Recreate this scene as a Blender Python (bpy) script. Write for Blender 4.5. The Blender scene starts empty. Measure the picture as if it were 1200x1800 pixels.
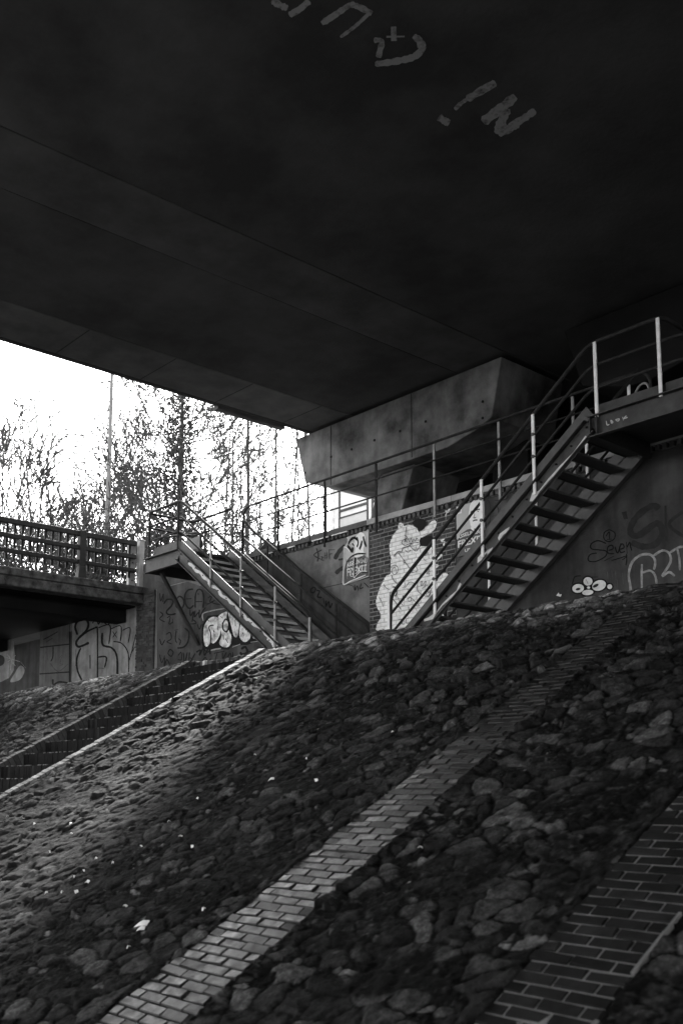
import bpy, bmesh, math, random
import numpy as np
from mathutils import Vector, Matrix, noise as mnoise
R = math.radians
rng = random.Random(7)
scene = bpy.context.scene
COL = scene.collection

# ------------------------------------------------------------------ camera model
F = 1770.0; PPX, PPY = 600.0, 1147.0
PITCH = math.atan(238/1770.0); YAW = R(48.2); CZ = 1.65
_fw = (-math.sin(YAW), math.cos(YAW))
FWD = Vector((_fw[0]*math.cos(PITCH), _fw[1]*math.cos(PITCH), math.sin(PITCH)))
RIGHT = Vector((_fw[1], -_fw[0], 0.0))
UP = RIGHT.cross(FWD)
CAM = Vector((0, 0, CZ))
def ray(u, v): return FWD + RIGHT*((u-PPX)/F) - UP*((v-PPY)/F)
def on_y(u, v, y):
    d = ray(u, v); return CAM + d*(y/d.y)
def on_z(u, v, z):
    d = ray(u, v); return CAM + d*((z-CZ)/d.z)
def on_slope(u, v):
    d = ray(u, v); return CAM + d*((S0-CZ)/(d.z-SG*d.y))
S0, SG = -1.634, 0.5504           # the bank: z = S0 + SG*y
WY = 14.0                          # face of the quay wall

# ------------------------------------------------------------------ object helpers
def tag(o, label=None, cat=None, group=None, kind=None):
    if label: o['label'] = label
    if cat: o['category'] = cat
    if group: o['group'] = group
    if kind: o['kind'] = kind
    return o
def empty(name, loc=(0, 0, 0)):
    o = bpy.data.objects.new(name, None); COL.objects.link(o); o.location = loc
    o.empty_display_size = 0.3
    return o
def thing(name, label, cat, loc=(0, 0, 0), group=None):
    return tag(empty(name, loc), label, cat, group)
def link_mesh(name, me, mat, parent=None):
    o = bpy.data.objects.new(name, me); COL.objects.link(o)
    if mat is not None: me.materials.append(mat)
    if parent is not None:
        o.parent = parent
        o.matrix_parent_inverse = Matrix.Translation(-Vector(parent.location)) if parent.parent is None else Matrix.Translation(-(parent.matrix_parent_inverse.inverted().translation if False else Vector((0,0,0))))
    return o

class MB:
    """collects shapes given in world coordinates and links them as one mesh"""
    def __init__(s): s.v = []; s.f = []
    def box(s, x0, x1, y0, y1, z0, z1):
        n = len(s.v)
        s.v += [(x0,y0,z0),(x1,y0,z0),(x1,y1,z0),(x0,y1,z0),(x0,y0,z1),(x1,y0,z1),(x1,y1,z1),(x0,y1,z1)]
        s.f += [(n,n+3,n+2,n+1),(n+4,n+5,n+6,n+7),(n,n+1,n+5,n+4),(n+1,n+2,n+6,n+5),(n+2,n+3,n+7,n+6),(n+3,n,n+4,n+7)]
        return s
    def hexa(s, p):       # eight corners: bottom ring then top ring
        n = len(s.v); s.v += [tuple(q) for q in p]
        s.f += [(n,n+3,n+2,n+1),(n+4,n+5,n+6,n+7),(n,n+1,n+5,n+4),(n+1,n+2,n+6,n+5),(n+2,n+3,n+7,n+6),(n+3,n,n+4,n+7)]
        return s
    def bar(s, a, b, w, h, up=(0,0,1)):   # rectangular bar from a to b
        a = Vector(a); b = Vector(b); d = (b-a).normalized(); u = Vector(up)
        sd = d.cross(u)
        if sd.length < 1e-4: sd = d.cross(Vector((0,1,0)))
        sd.normalize(); u = sd.cross(d).normalized()
        n = len(s.v)
        for p in (a, b):
            for i, j in ((-1,-1),(1,-1),(1,1),(-1,1)):
                s.v.append(tuple(p + sd*(i*w/2) + u*(j*h/2)))
        s.f += [(n,n+1,n+2,n+3),(n+7,n+6,n+5,n+4),(n,n+4,n+5,n+1),(n+1,n+5,n+6,n+2),(n+2,n+6,n+7,n+3),(n+3,n+7,n+4,n)]
        return s
    def tube(s, pts, r, k=8, cap=True):
        pts = [Vector(p) for p in pts]
        rs = r if isinstance(r, (list, tuple)) else [r]*len(pts)
        base = len(s.v); m = len(pts)
        prev = None
        for i, p in enumerate(pts):
            if i == 0: d = pts[1]-p
            elif i == m-1: d = p-pts[-2]
            else: d = (pts[i+1]-p).normalized() + (p-pts[i-1]).normalized()
            d.normalize()
            if prev is None:
                a = d.orthogonal().normalized()
            else:
                a = prev - d*prev.dot(d)
                a = a.normalized() if a.length > 1e-5 else d.orthogonal().normalized()
            prev = a; b = d.cross(a)
            for j in range(k):
                t = 2*math.pi*j/k
                s.v.append(tuple(p + (a*math.cos(t) + b*math.sin(t))*rs[i]))
        for i in range(m-1):
            for j in range(k):
                j2 = (j+1) % k
                s.f.append((base+i*k+j, base+i*k+j2, base+(i+1)*k+j2, base+(i+1)*k+j))
        if cap:
            s.f.append(tuple(base+j for j in reversed(range(k))))
            s.f.append(tuple(base+(m-1)*k+j for j in range(k)))
        return s
    def prism_y(s, poly, y0, y1):     # polygon of (x,z) swept along y
        n = len(s.v); m = len(poly)
        s.v += [(x, y0, z) for x, z in poly] + [(x, y1, z) for x, z in poly]
        s.f.append(tuple(range(n, n+m))); s.f.append(tuple(reversed(range(n+m, n+2*m))))
        for i in range(m):
            j = (i+1) % m; s.f.append((n+i, n+m+i, n+m+j, n+j))
        return s
    def mesh(s, name):
        me = bpy.data.meshes.new(name); me.from_pydata(s.v, [], s.f); me.update(); return me
    def build(s, name, mat, parent=None, bevel=0.0, smooth=False, fix=True):
        me = s.mesh(name)
        if fix:
            bm = bmesh.new(); bm.from_mesh(me)
            bmesh.ops.recalc_face_normals(bm, faces=bm.faces)
            if smooth:
                for f in bm.faces: f.smooth = len(f.verts) == 4
            bm.to_mesh(me); bm.free()
        o = link_mesh(name, me, mat, parent)
        if bevel:
            b = o.modifiers.new('edge', 'BEVEL'); b.width = bevel; b.segments = 2; b.limit_method = 'ANGLE'
        return o

def catmull(pts, per=6):
    pts = [tuple(p) for p in pts]
    if len(pts) < 3: return pts
    out = []; P = [pts[0]] + pts + [pts[-1]]
    for i in range(1, len(P)-2):
        p0, p1, p2, p3 = P[i-1], P[i], P[i+1], P[i+2]
        for k in range(per):
            t = k/per
            out.append(tuple(0.5*((2*b)+(-a+c)*t+(2*a-5*b+4*c-d)*t*t+(-a+3*b-3*c+d)*t**3) for a, b, c, d in zip(p0, p1, p2, p3)))
    out.append(pts[-1])
    return out

class Paint:
    """flat paint strokes and fills on a plane; plane given by mapping (a,b)->xyz"""
    def __init__(s, to3, nrm=(0, -1, 0)): s._to3 = to3; s.v = []; s.f = []; s.n = nrm; s.k = 0; s.t = 0.0; s.jit = 0.14
    def to3(s, a, b):
        q = s._to3(a, b)
        if len(q) == 2: return tuple(q)
        e = s.k*1.3e-4 + s.t*1.0e-4
        return (q[0]+s.n[0]*e, q[1]+s.n[1]*e, q[2]+s.n[2]*e)
    def stroke(s, pts, w, smooth=True, per=6):
        q = catmull(pts, per) if smooth else [tuple(p) for p in pts]
        m = len(q); n = len(s.v)
        if m < 2: return s
        s.k += 1
        for i, p in enumerate(q):
            a = q[max(i-1, 0)]; b = q[min(i+1, m-1)]
            dx, dz = b[0]-a[0], b[1]-a[1]; L = math.hypot(dx, dz) or 1
            t = i/(m-1); s.t = t
            ww = (w(t) if callable(w) else w)*(1+s.jit*rng.uniform(-1, 1))*(0.6 if i in (0, m-1) else 1)
            nx, nz = -dz/L*ww/2, dx/L*ww/2
            s.v.append(s.to3(p[0]+nx, p[1]+nz)); s.v.append(s.to3(p[0]-nx, p[1]-nz))
        for i in range(m-1):
            s.f.append((n+2*i, n+2*i+1, n+2*i+3, n+2*i+2))
        return s
    def fill(s, poly, smooth=False, per=5):
        poly = [tuple(p) for p in poly]
        if smooth:
            m = len(poly); ext = poly[-1:] + poly + poly[:2]; q = []
            for i in range(1, m+1):
                p0, p1, p2, p3 = ext[i-1], ext[i], ext[i+1], ext[(i+2)]
                for k in range(per):
                    t = k/per
                    q.append(tuple(0.5*((2*b)+(-a+c)*t+(2*a-5*b+4*c-d)*t*t+(-a+3*b-3*c+d)*t**3) for a, b, c, d in zip(p0, p1, p2, p3)))
            poly = q
        s.k += 1; s.t = 0.0; n = len(s.v)
        s.v += [s.to3(*p) for p in poly]; s.f.append(tuple(range(n, n+len(poly))))
        return s
    def build(s, name, mat, parent=None, label=None):
        me = bpy.data.meshes.new(name); me.from_pydata(s.v, [], s.f)
        bm = bmesh.new(); bm.from_mesh(me)
        bmesh.ops.triangulate(bm, faces=[f for f in bm.faces if len(f.verts) > 4])
        bm.to_mesh(me); bm.free()
        o = link_mesh(name, me, mat, parent)
        if label: o['label'] = label
        return o
def wall_px(y):                    # photo pixels -> the wall plane y
    return lambda u, v: tuple(on_y(u, v, y))
def crop(u0, v0, k, pts): return [(u0+a/k, v0+b/k) for a, b in pts]

# ------------------------------------------------------------------ materials (all neutral grey: the photograph is black and white)
def nodes_of(name):
    m = bpy.data.materials.new(name); m.use_nodes = True
    nt = m.node_tree; b = nt.nodes['Principled BSDF']
    return m, nt, b
def grey(v): return (v, v, v, 1)
def mat(name, lo, hi=None, scale=4.0, rough=0.7, metal=0.0, bump=0.0, bscale=40.0, detail=6.0, streak=0.0, spec=0.4, mid=(0.35, 0.7)):
    m, nt, b = nodes_of(name); N = nt.nodes; L = nt.links
    b.inputs['Roughness'].default_value = rough; b.inputs['Metallic'].default_value = metal
    b.inputs['Specular IOR Level'].default_value = spec
    hi = lo if hi is None else hi
    tc = N.new('ShaderNodeTexCoord')
    n1 = N.new('ShaderNodeTexNoise'); n1.inputs['Scale'].default_value = scale; n1.inputs['Detail'].default_value = detail; n1.inputs['Roughness'].default_value = 0.62
    L.new(tc.outputs['Object'], n1.inputs['Vector'])
    r = N.new('ShaderNodeValToRGB'); r.color_ramp.elements[0].color = grey(lo); r.color_ramp.elements[1].color = grey(hi)
    r.color_ramp.elements[0].position, r.color_ramp.elements[1].position = mid
    L.new(n1.outputs['Fac'], r.inputs['Fac'])
    out = r.outputs['Color']
    if streak:
        mp = N.new('ShaderNodeMapping'); mp.inputs['Scale'].default_value = (2.2, 2.2, 0.22)
        L.new(tc.outputs['Object'], mp.inputs['Vector'])
        n2 = N.new('ShaderNodeTexNoise'); n2.inputs['Scale'].default_value = 1.6; n2.inputs['Detail'].default_value = 8; n2.inputs['Distortion'].default_value = 0.6
        L.new(mp.outputs['Vector'], n2.inputs['Vector'])
        r2 = N.new('ShaderNodeValToRGB'); r2.color_ramp.elements[0].position = 0.38; r2.color_ramp.elements[1].position = 0.62
        r2.color_ramp.elements[0].color = grey(1-streak); r2.color_ramp.elements[1].color = grey(1)
        L.new(n2.outputs['Fac'], r2.inputs['Fac'])
        mx = N.new('ShaderNodeMix'); mx.data_type = 'RGBA'; mx.blend_type = 'MULTIPLY'; mx.inputs[0].default_value = 1
        L.new(out, mx.inputs[6]); L.new(r2.outputs['Color'], mx.inputs[7]); out = mx.outputs[2]
    L.new(out, b.inputs['Base Color'])
    if bump:
        n3 = N.new('ShaderNodeTexNoise'); n3.inputs['Scale'].default_value = bscale; n3.inputs['Detail'].default_value = 5
        L.new(tc.outputs['Object'], n3.inputs['Vector'])
        bp = N.new('ShaderNodeBump'); bp.inputs['Strength'].default_value = bump; bp.inputs['Distance'].default_value = 0.02
        L.new(n3.outputs['Fac'], bp.inputs['Height']); L.new(bp.outputs['Normal'], b.inputs['Normal'])
    return m
def attr_mat(name, attr='tone', rough=0.85, spec=0.25, nscale=30.0, nlo=0.6, nhi=1.25, bump=0.5, rough2=None):
    """base colour read from a per-point / per-face grey value, varied by fine noise"""
    m, nt, b = nodes_of(name); N = nt.nodes; L = nt.links
    b.inputs['Roughness'].default_value = rough; b.inputs['Specular IOR Level'].default_value = spec
    a = N.new('ShaderNodeAttribute'); a.attribute_name = attr
    tc = N.new('ShaderNodeTexCoord')
    n = N.new('ShaderNodeTexNoise'); n.inputs['Scale'].default_value = nscale; n.inputs['Detail'].default_value = 8; n.inputs['Roughness'].default_value = 0.7
    L.new(tc.outputs['Object'], n.inputs['Vector'])
    mr = N.new('ShaderNodeMapRange'); mr.inputs[1].default_value = 0.3; mr.inputs[2].default_value = 0.7; mr.inputs[3].default_value = nlo; mr.inputs[4].default_value = nhi
    L.new(n.outputs['Fac'], mr.inputs[0])
    mu = N.new('ShaderNodeMath'); mu.operation = 'MULTIPLY'
    L.new(a.outputs['Fac'], mu.inputs[0]); L.new(mr.outputs[0], mu.inputs[1])
    L.new(mu.outputs[0], b.inputs['Base Color'])
    if rough2 is not None:
        mr2 = N.new('ShaderNodeMapRange'); mr2.inputs[1].default_value = 0.35; mr2.inputs[2].default_value = 0.65; mr2.inputs[3].default_value = rough; mr2.inputs[4].default_value = rough2
        L.new(n.outputs['Fac'], mr2.inputs[0]); L.new(mr2.outputs[0], b.inputs['Roughness'])
    bp = N.new('ShaderNodeBump'); bp.inputs['Strength'].default_value = bump; bp.inputs['Distance'].default_value = 0.012
    L.new(n.outputs['Fac'], bp.inputs['Height']); L.new(bp.outputs['Normal'], b.inputs['Normal'])
    return m
def leaf_mat(name, v, tr):
    m = bpy.data.materials.new(name); m.use_nodes = True; nt = m.node_tree; N = nt.nodes; L = nt.links
    N.remove(N['Principled BSDF'])
    d = N.new('ShaderNodeBsdfDiffuse'); d.inputs['Color'].default_value = grey(v)
    t = N.new('ShaderNodeBsdfTranslucent'); t.inputs['Color'].default_value = grey(tr)
    ad = N.new('ShaderNodeAddShader'); L.new(d.outputs[0], ad.inputs[0]); L.new(t.outputs[0], ad.inputs[1])
    L.new(ad.outputs[0], N['Material Output'].inputs['Surface'])
    return m

M = {}
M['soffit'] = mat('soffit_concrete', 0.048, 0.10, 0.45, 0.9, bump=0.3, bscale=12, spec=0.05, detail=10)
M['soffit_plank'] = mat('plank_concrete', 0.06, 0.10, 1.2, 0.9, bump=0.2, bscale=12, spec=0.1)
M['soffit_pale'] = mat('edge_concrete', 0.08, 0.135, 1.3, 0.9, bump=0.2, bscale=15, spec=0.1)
M['ceil_paint'] = mat('ceiling_paint', 0.07, 0.34, 9.0, 0.8, spec=0.1, detail=10, mid=(0.30, 0.50))
M['pier'] = mat('pier_concrete', 0.03, 0.25, 0.9, 0.85, bump=0.5, bscale=30, streak=0.22, spec=0.2, detail=9)
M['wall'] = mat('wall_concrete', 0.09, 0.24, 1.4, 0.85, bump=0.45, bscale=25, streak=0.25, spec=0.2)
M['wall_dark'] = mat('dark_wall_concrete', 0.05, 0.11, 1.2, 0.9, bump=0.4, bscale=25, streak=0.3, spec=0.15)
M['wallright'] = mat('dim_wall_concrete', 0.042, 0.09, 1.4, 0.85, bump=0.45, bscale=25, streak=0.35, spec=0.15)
M['dark_field'] = mat('wall_dark_field', 0.035, 0.07, 2.0, 0.85, bump=0.3, bscale=30, streak=0.5, spec=0.2)
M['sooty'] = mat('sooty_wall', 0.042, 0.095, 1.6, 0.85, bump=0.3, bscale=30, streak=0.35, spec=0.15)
M['coping'] = mat('coping_concrete', 0.25, 0.42, 3.0, 0.85, bump=0.6, bscale=40, spec=0.2)
M['ledge'] = mat('ledge_concrete', 0.018, 0.11, 5.0, 0.9, bump=0.8, bscale=35, spec=0.2)
M['steel'] = mat('dark_steel', 0.022, 0.045, 5.0, 0.5, bump=0.15, bscale=60, spec=0.5)
M['rail'] = mat('rail_steel', 0.016, 0.036, 8.0, 0.8, spec=0.12)
M['post'] = mat('pale_painted_post', 0.65, 0.82, 10.0, 0.5, spec=0.4, mid=(0.3, 0.6))
M['postgrey'] = mat('grey_painted_post', 0.16, 0.32, 10.0, 0.5, spec=0.4)
M['kick'] = mat('kick_plate_paint', 0.028, 0.062, 4.0, 0.55, bump=0.2, bscale=50, spec=0.4)
M['stringer'] = mat('painted_stringer', 0.016, 0.05, 4.0, 0.55, bump=0.2, bscale=50, spec=0.4)
M['tread'] = mat('tread_metal', 0.02, 0.045, 25.0, 0.5, bump=0.6, bscale=120, spec=0.5)
M['treadnose'] = mat('tread_nosing', 0.45, 0.80, 60.0, 0.6, bump=0.8, bscale=150, spec=0.4)
M['wave'] = mat('pale_paint', 0.42, 0.66, 6.0, 0.6)
M['black'] = mat('black_spray_paint', 0.005, 0.010, 6.0, 0.7, spec=0.1)
M['darkgrey'] = mat('faded_black_spray', 0.014, 0.028, 6.0, 0.7, spec=0.2)
M['grey'] = mat('grey_spray_paint', 0.16, 0.36, 11.0, 0.7, spec=0.2)
M['scribble'] = mat('grey_marker', 0.04, 0.10, 5.0, 0.7, spec=0.2)
M['pale'] = mat('pale_spray_paint', 0.30, 0.62, 11.0, 0.65, spec=0.2)
M['white'] = mat('white_paint', 0.5, 0.85, 5.0, 0.6, spec=0.3)
M['patchy'] = mat('patchy_white_spray', 0.16, 0.72, 5.0, 0.65, spec=0.2, mid=(0.36, 0.56))
M['board'] = mat('grey_board_paint', 0.24, 0.46, 2.5, 0.75, streak=0.3, spec=0.2)
M['board2'] = mat('dim_board_paint', 0.10, 0.17, 2.5, 0.75, streak=0.3, spec=0.2)
M['paper'] = mat('paper', 0.75, 0.85, 20, 0.7, spec=0.2)
M['postergrey'] = mat('poster_grey', 0.36, 0.42, 3, 0.5, spec=0.4)
M['posterdark'] = mat('poster_black', 0.02, 0.03, 3, 0.5, spec=0.4)
M['skin'] = mat('poster_pale_face', 0.70, 0.80, 6, 0.5, spec=0.4)
M['bark'] = mat('bark', 0.04, 0.085, 8, 0.9, spec=0.1)
M['palebark'] = mat('pale_bark', 0.08, 0.14, 8, 0.9, spec=0.1)
M['leaf'] = leaf_mat('young_leaf', 0.045, 0.035)
M['ivy'] = leaf_mat('ivy_leaf', 0.02, 0.008)
M['paleleaf'] = leaf_mat('pale_young_leaf', 0.06, 0.06)
M['parapet'] = mat('parapet_steel', 0.010, 0.02, 6, 0.6, spec=0.3)
M['galv'] = mat('galvanised_steel', 0.20, 0.34, 3, 0.5, metal=0.0, spec=0.5)
M['pole'] = mat('pole_paint', 0.10, 0.16, 2, 0.5, spec=0.4)
M['shade'] = mat('shaded_concrete', 0.010, 0.018, 1.0, 0.95, bump=0.2, spec=0.05)  # deep shade on hidden concrete parts put into the base colour
M['cabin'] = mat('white_panel', 0.60, 0.74, 1.5, 0.6, spec=0.3)
M['glass'] = mat('window_glass', 0.35, 0.5, 1, 0.15, spec=0.6)
M['ground'] = mat('upper_ground', 0.07, 0.14, 0.6, 0.95, bump=0.5, bscale=8, spec=0.1)
M['path'] = mat('trodden_path', 0.10, 0.20, 2.0, 0.95, bump=0.8, bscale=25, spec=0.1)
M['quay'] = mat('quay_paving', 0.14, 0.22, 0.8, 0.9, bump=0.4, bscale=20, spec=0.1)
M['water'] = mat('river_water', 0.02, 0.03, 0.5, 0.12, bump=0.2, bscale=2, spec=0.5)
M['bank'] = attr_mat('bank_stone', rough=0.9, spec=0.06, nscale=55, nlo=0.40, nhi=1.5, bump=1.0)
M['brick'] = attr_mat('wall_brick', rough=0.8, spec=0.2, nscale=35, nlo=0.7, nhi=1.25, bump=0.35)
M['muralpaint'] = attr_mat('mural_white', rough=0.75, spec=0.2, nscale=9, nlo=0.82, nhi=1.06, bump=0.2)
M['stripglossy'] = attr_mat('worn_paving_brick', rough=0.29, spec=0.17, nscale=14, nlo=0.5, nhi=1.35, bump=0.2, rough2=0.6)
M['stripdark'] = attr_mat('dark_paving_brick', rough=0.8, spec=0.08, nscale=10, nlo=0.5, nhi=1.5, bump=0.4)
M['mortarpale'] = mat('pale_mortar', 0.09, 0.17, 5, 0.9, bump=0.4, bscale=60)
M['mortardark'] = mat('dark_mortar', 0.004, 0.008, 12, 0.9, bump=0.4, bscale=60)
M['clinker'] = attr_mat('clinker_brick', rough=0.85, spec=0.06, nscale=30, nlo=0.7, nhi=1.25, bump=0.4)

# ------------------------------------------------------------------ world, sun, camera
SUN_AZ = (-0.765, 0.644); SUN_EL = 36.5; SUN_STR = 2.4; SKY_STR = 0.12; EXPO = 3.4
w = bpy.data.worlds.new('World'); scene.world = w; w.use_nodes = True
nt = w.node_tree; bg = nt.nodes['Background']
sky = nt.nodes.new('ShaderNodeTexSky'); sky.sky_type = 'NISHITA'; sky.sun_disc = False
sky.sun_elevation = R(SUN_EL); sky.sun_rotation = math.atan2(SUN_AZ[0], SUN_AZ[1])
bw = nt.nodes.new('ShaderNodeRGBToBW')
nt.links.new(sky.outputs['Color'], bw.inputs['Color']); nt.links.new(bw.outputs['Val'], bg.inputs['Color'])
bg.inputs['Strength'].default_value = SKY_STR
sl = bpy.data.lights.new('sun', 'SUN'); sl.energy = SUN_STR; sl.angle = R(4); sl.color = (1.0, 0.99, 0.975)
so = bpy.data.objects.new('sun', sl); COL.objects.link(so); so.location = (0, 0, 40)
sd = Vector((SUN_AZ[0]*math.cos(R(SUN_EL)), SUN_AZ[1]*math.cos(R(SUN_EL)), math.sin(R(SUN_EL))))
so.rotation_euler = sd.to_track_quat('Z', 'Y').to_euler()
cd = bpy.data.cameras.new('camera'); co = bpy.data.objects.new('camera', cd); COL.objects.link(co)
m3 = Matrix((RIGHT, UP, -FWD)).transposed()
co.matrix_world = Matrix.Translation(CAM) @ m3.to_4x4()
cd.sensor_fit = 'VERTICAL'; cd.sensor_height = 36; cd.sensor_width = 24; cd.lens = F/1800*36
cd.shift_y = (PPY-900)/1800; cd.shift_x = 0.0
cd.clip_start = 0.1; cd.clip_end = 3000
cd.dof.use_dof = True; cd.dof.focus_distance = 18.5; cd.dof.aperture_fstop = 2.2
scene.camera = co
scene.view_settings.view_transform = 'Standard'; scene.view_settings.look = 'None'
scene.view_settings.exposure = EXPO; scene.view_settings.gamma = 1; scene.view_settings.use_curve_mapping = False
scene.render.engine = 'CYCLES'
scene.cycles.max_bounces = 10; scene.cycles.diffuse_bounces = 6; scene.cycles.glossy_bounces = 4

# ------------------------------------------------------------------ numpy noise
def hash2(ix, iy, seed):
    h = (ix.astype(np.int64)*374761393 + iy.astype(np.int64)*668265263 + seed*1442695041) & 0xFFFFFFFF
    h = ((h ^ (h >> 13))*1274126177) & 0xFFFFFFFF
    h = ((h ^ (h >> 16))*2246822519) & 0xFFFFFFFF
    return ((h ^ (h >> 15)) & 0xFFFFFF)/float(0x1000000)
def vnoise(x, y, seed):
    ix = np.floor(x); iy = np.floor(y); fx = x-ix; fy = y-iy
    fx = fx*fx*(3-2*fx); fy = fy*fy*(3-2*fy)
    a = hash2(ix, iy, seed); b = hash2(ix+1, iy, seed); c = hash2(ix, iy+1, seed); d = hash2(ix+1, iy+1, seed)
    return (a+(b-a)*fx)*(1-fy) + (c+(d-c)*fx)*fy
def fbm(x, y, seed, oct=4, gain=0.5):
    s = 0; a = 1; t = 0
    for o in range(oct):
        s = s + a*vnoise(x*2**o+17*o, y*2**o+31*o, seed+o); t += a; a *= gain
    return s/t - 0.5
def sstep(a, b, x):
    t = np.clip((x-a)/(b-a), 0, 1); return t*t*(3-2*t)
def voro(x, y, seed, jit=0.85):
    ix = np.floor(x); iy = np.floor(y)
    f1 = np.full(x.shape, 9.0); f2 = np.full(x.shape, 9.0); ida = np.zeros(x.shape); dxa = np.zeros(x.shape); dya = np.zeros(x.shape)
    idx = np.zeros(x.shape); idy = np.zeros(x.shape)
    for i in (-1, 0, 1):
        for j in (-1, 0, 1):
            cx, cy = ix+i, iy+j
            px = cx+0.5+jit*(hash2(cx, cy, seed)-0.5); py = cy+0.5+jit*(hash2(cx, cy, seed+5)-0.5)
            dx, dy = x-px, y-py; d = np.sqrt(dx*dx+dy*dy)
            near = d < f1
            f2 = np.where(near, f1, np.minimum(f2, d)); f1 = np.where(near, d, f1)
            idx = np.where(near, cx, idx); idy = np.where(near, cy, idy); dxa = np.where(near, dx, dxa); dya = np.where(near, dy, dya)
    return f1, f2, idx, idy, dxa, dya

MID = lambda y: (-5.98, -5.20-0.36*min(max((y-3.4)/6.1, 0), 1))
RGT = (-3.37, -2.77)
STX0, STX1 = -15.55, -13.13       # brick staircase, outer faces of its side copings
def bank_height(x, y):
    """height along the bank's normal, and stone tone"""
    s = y*1.1415
    wx = x + 0.22*fbm(x*2.1, s*2.1, 3, 3)+0.05*fbm(x*9, s*9, 8, 2); ws = s + 0.20*fbm(x*2.1+50, s*2.1, 4, 3)+0.05*fbm(x*9+9, s*9, 9, 2)
    # pitching stones bedded almost flush in dirt
    f1, f2, ix, iy, dx, dy = voro(wx/0.225, ws/0.19, 11, 0.98)
    r1, r2, r3, r4 = (hash2(ix, iy, k) for k in (21, 22, 23, 24))
    edge = f2-f1 + 0.24*fbm(x*13, s*13, 41, 3, 0.6)
    big = (r1 < 0.78)
    top = 0.008+0.026*r2 + dx*(r3-0.5)*0.05 + dy*(r4-0.60)*0.06
    hb = sstep(0.06, 0.24, edge)*top
    g1, g2, jx, jy, ex, ey = voro(wx/0.095+40, ws/0.075, 12)
    q1, q2, q3, q4 = (hash2(jx, jy, k) for k in (31, 32, 33, 34))
    gedge = g2-g1 + 0.10*fbm(x*30, s*30, 42, 2)
    hr = sstep(0.05, 0.32, gedge)*(0.002+0.018*q2*q2 + ex*(q3-0.5)*0.02 + ey*(q4-0.6)*0.02)
    cover = sstep(-0.01, 0.15, fbm(x*2.6, s*3.2, 81, 4, 0.6))          # dirt and moss lying over the stones
    h = np.where(big, hb, hr)*(1-0.75*cover)
    fine = fbm(x*26, s*26, 61, 4, 0.65); low = fbm(x*1.1, s*1.1, 71, 3); mid_ = fbm(x*6.5, s*8, 65, 4, 0.6)
    ridge = 0.5-np.abs(fbm(x*8+7, s*8, 91, 4, 0.6))*2
    rel = 1+0.9*sstep(6.0, 8.5, y)*(1-0.75*sstep(9.0, 9.9, y))+0.5*sstep(-9.0, -12.0, x)*(1-0.6*sstep(9.2, 10.0, y))
    h = 0.8*h*rel + 0.030*fine*np.where(big, 0.65-0.1*cover, 1.0) + 0.05*low + 0.03*mid_ - 0.015*ridge
    stone = np.where(big, sstep(0.05, 0.14, edge), sstep(0.08, 0.25, gedge)*0.8)*(1-cover)
    tb = np.where(big, 0.009+0.050*r4**4+0.013*r3, 0.006+0.13*q4**8)
    dirt_t = 0.0034+0.008*sstep(0.0, 0.25, fbm(x*9, s*9, 55, 4, 0.7))+0.025*sstep(0.17, 0.26, fbm(x*17, s*21, 57, 3, 0.6))
    t = (dirt_t*(1-stone) + tb*stone)*(0.45+0.55*sstep(0.0, 0.12, np.where(big, edge, gedge)))*(0.75+0.9*sstep(-0.25, 0.3, fine))
    mott = fbm(x*14+3, s*15, 140, 4, 0.7)
    t = t*(0.68+0.62*sstep(-0.18, 0.2, mott))
    lich = sstep(0.12, 0.22, fbm(x*21, s*24, 171, 4, 0.62))*sstep(0.0, 0.14, fbm(x*2.2, s*2.6, 181, 3))*sstep(-0.1, 0.12, fine)
    t = t + 0.05*lich
    t = 0.92*t*(1+4.5*sstep(9.0, 10.1, y + 0.9*fbm(x*0.9, s*0.9, 99, 3)))    # paler rubble along the crest, the sun's glow put into its tone
    return h, t
def base_z(y):
    zs = S0+SG*y; zp = 3.93+0.035*(y-10.2)
    k = 0.10
    hh = np.clip(0.5+0.5*(zs-zp)/k, 0, 1)
    return zs*(1-hh)+zp*hh - k*hh*(1-hh)
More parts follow.
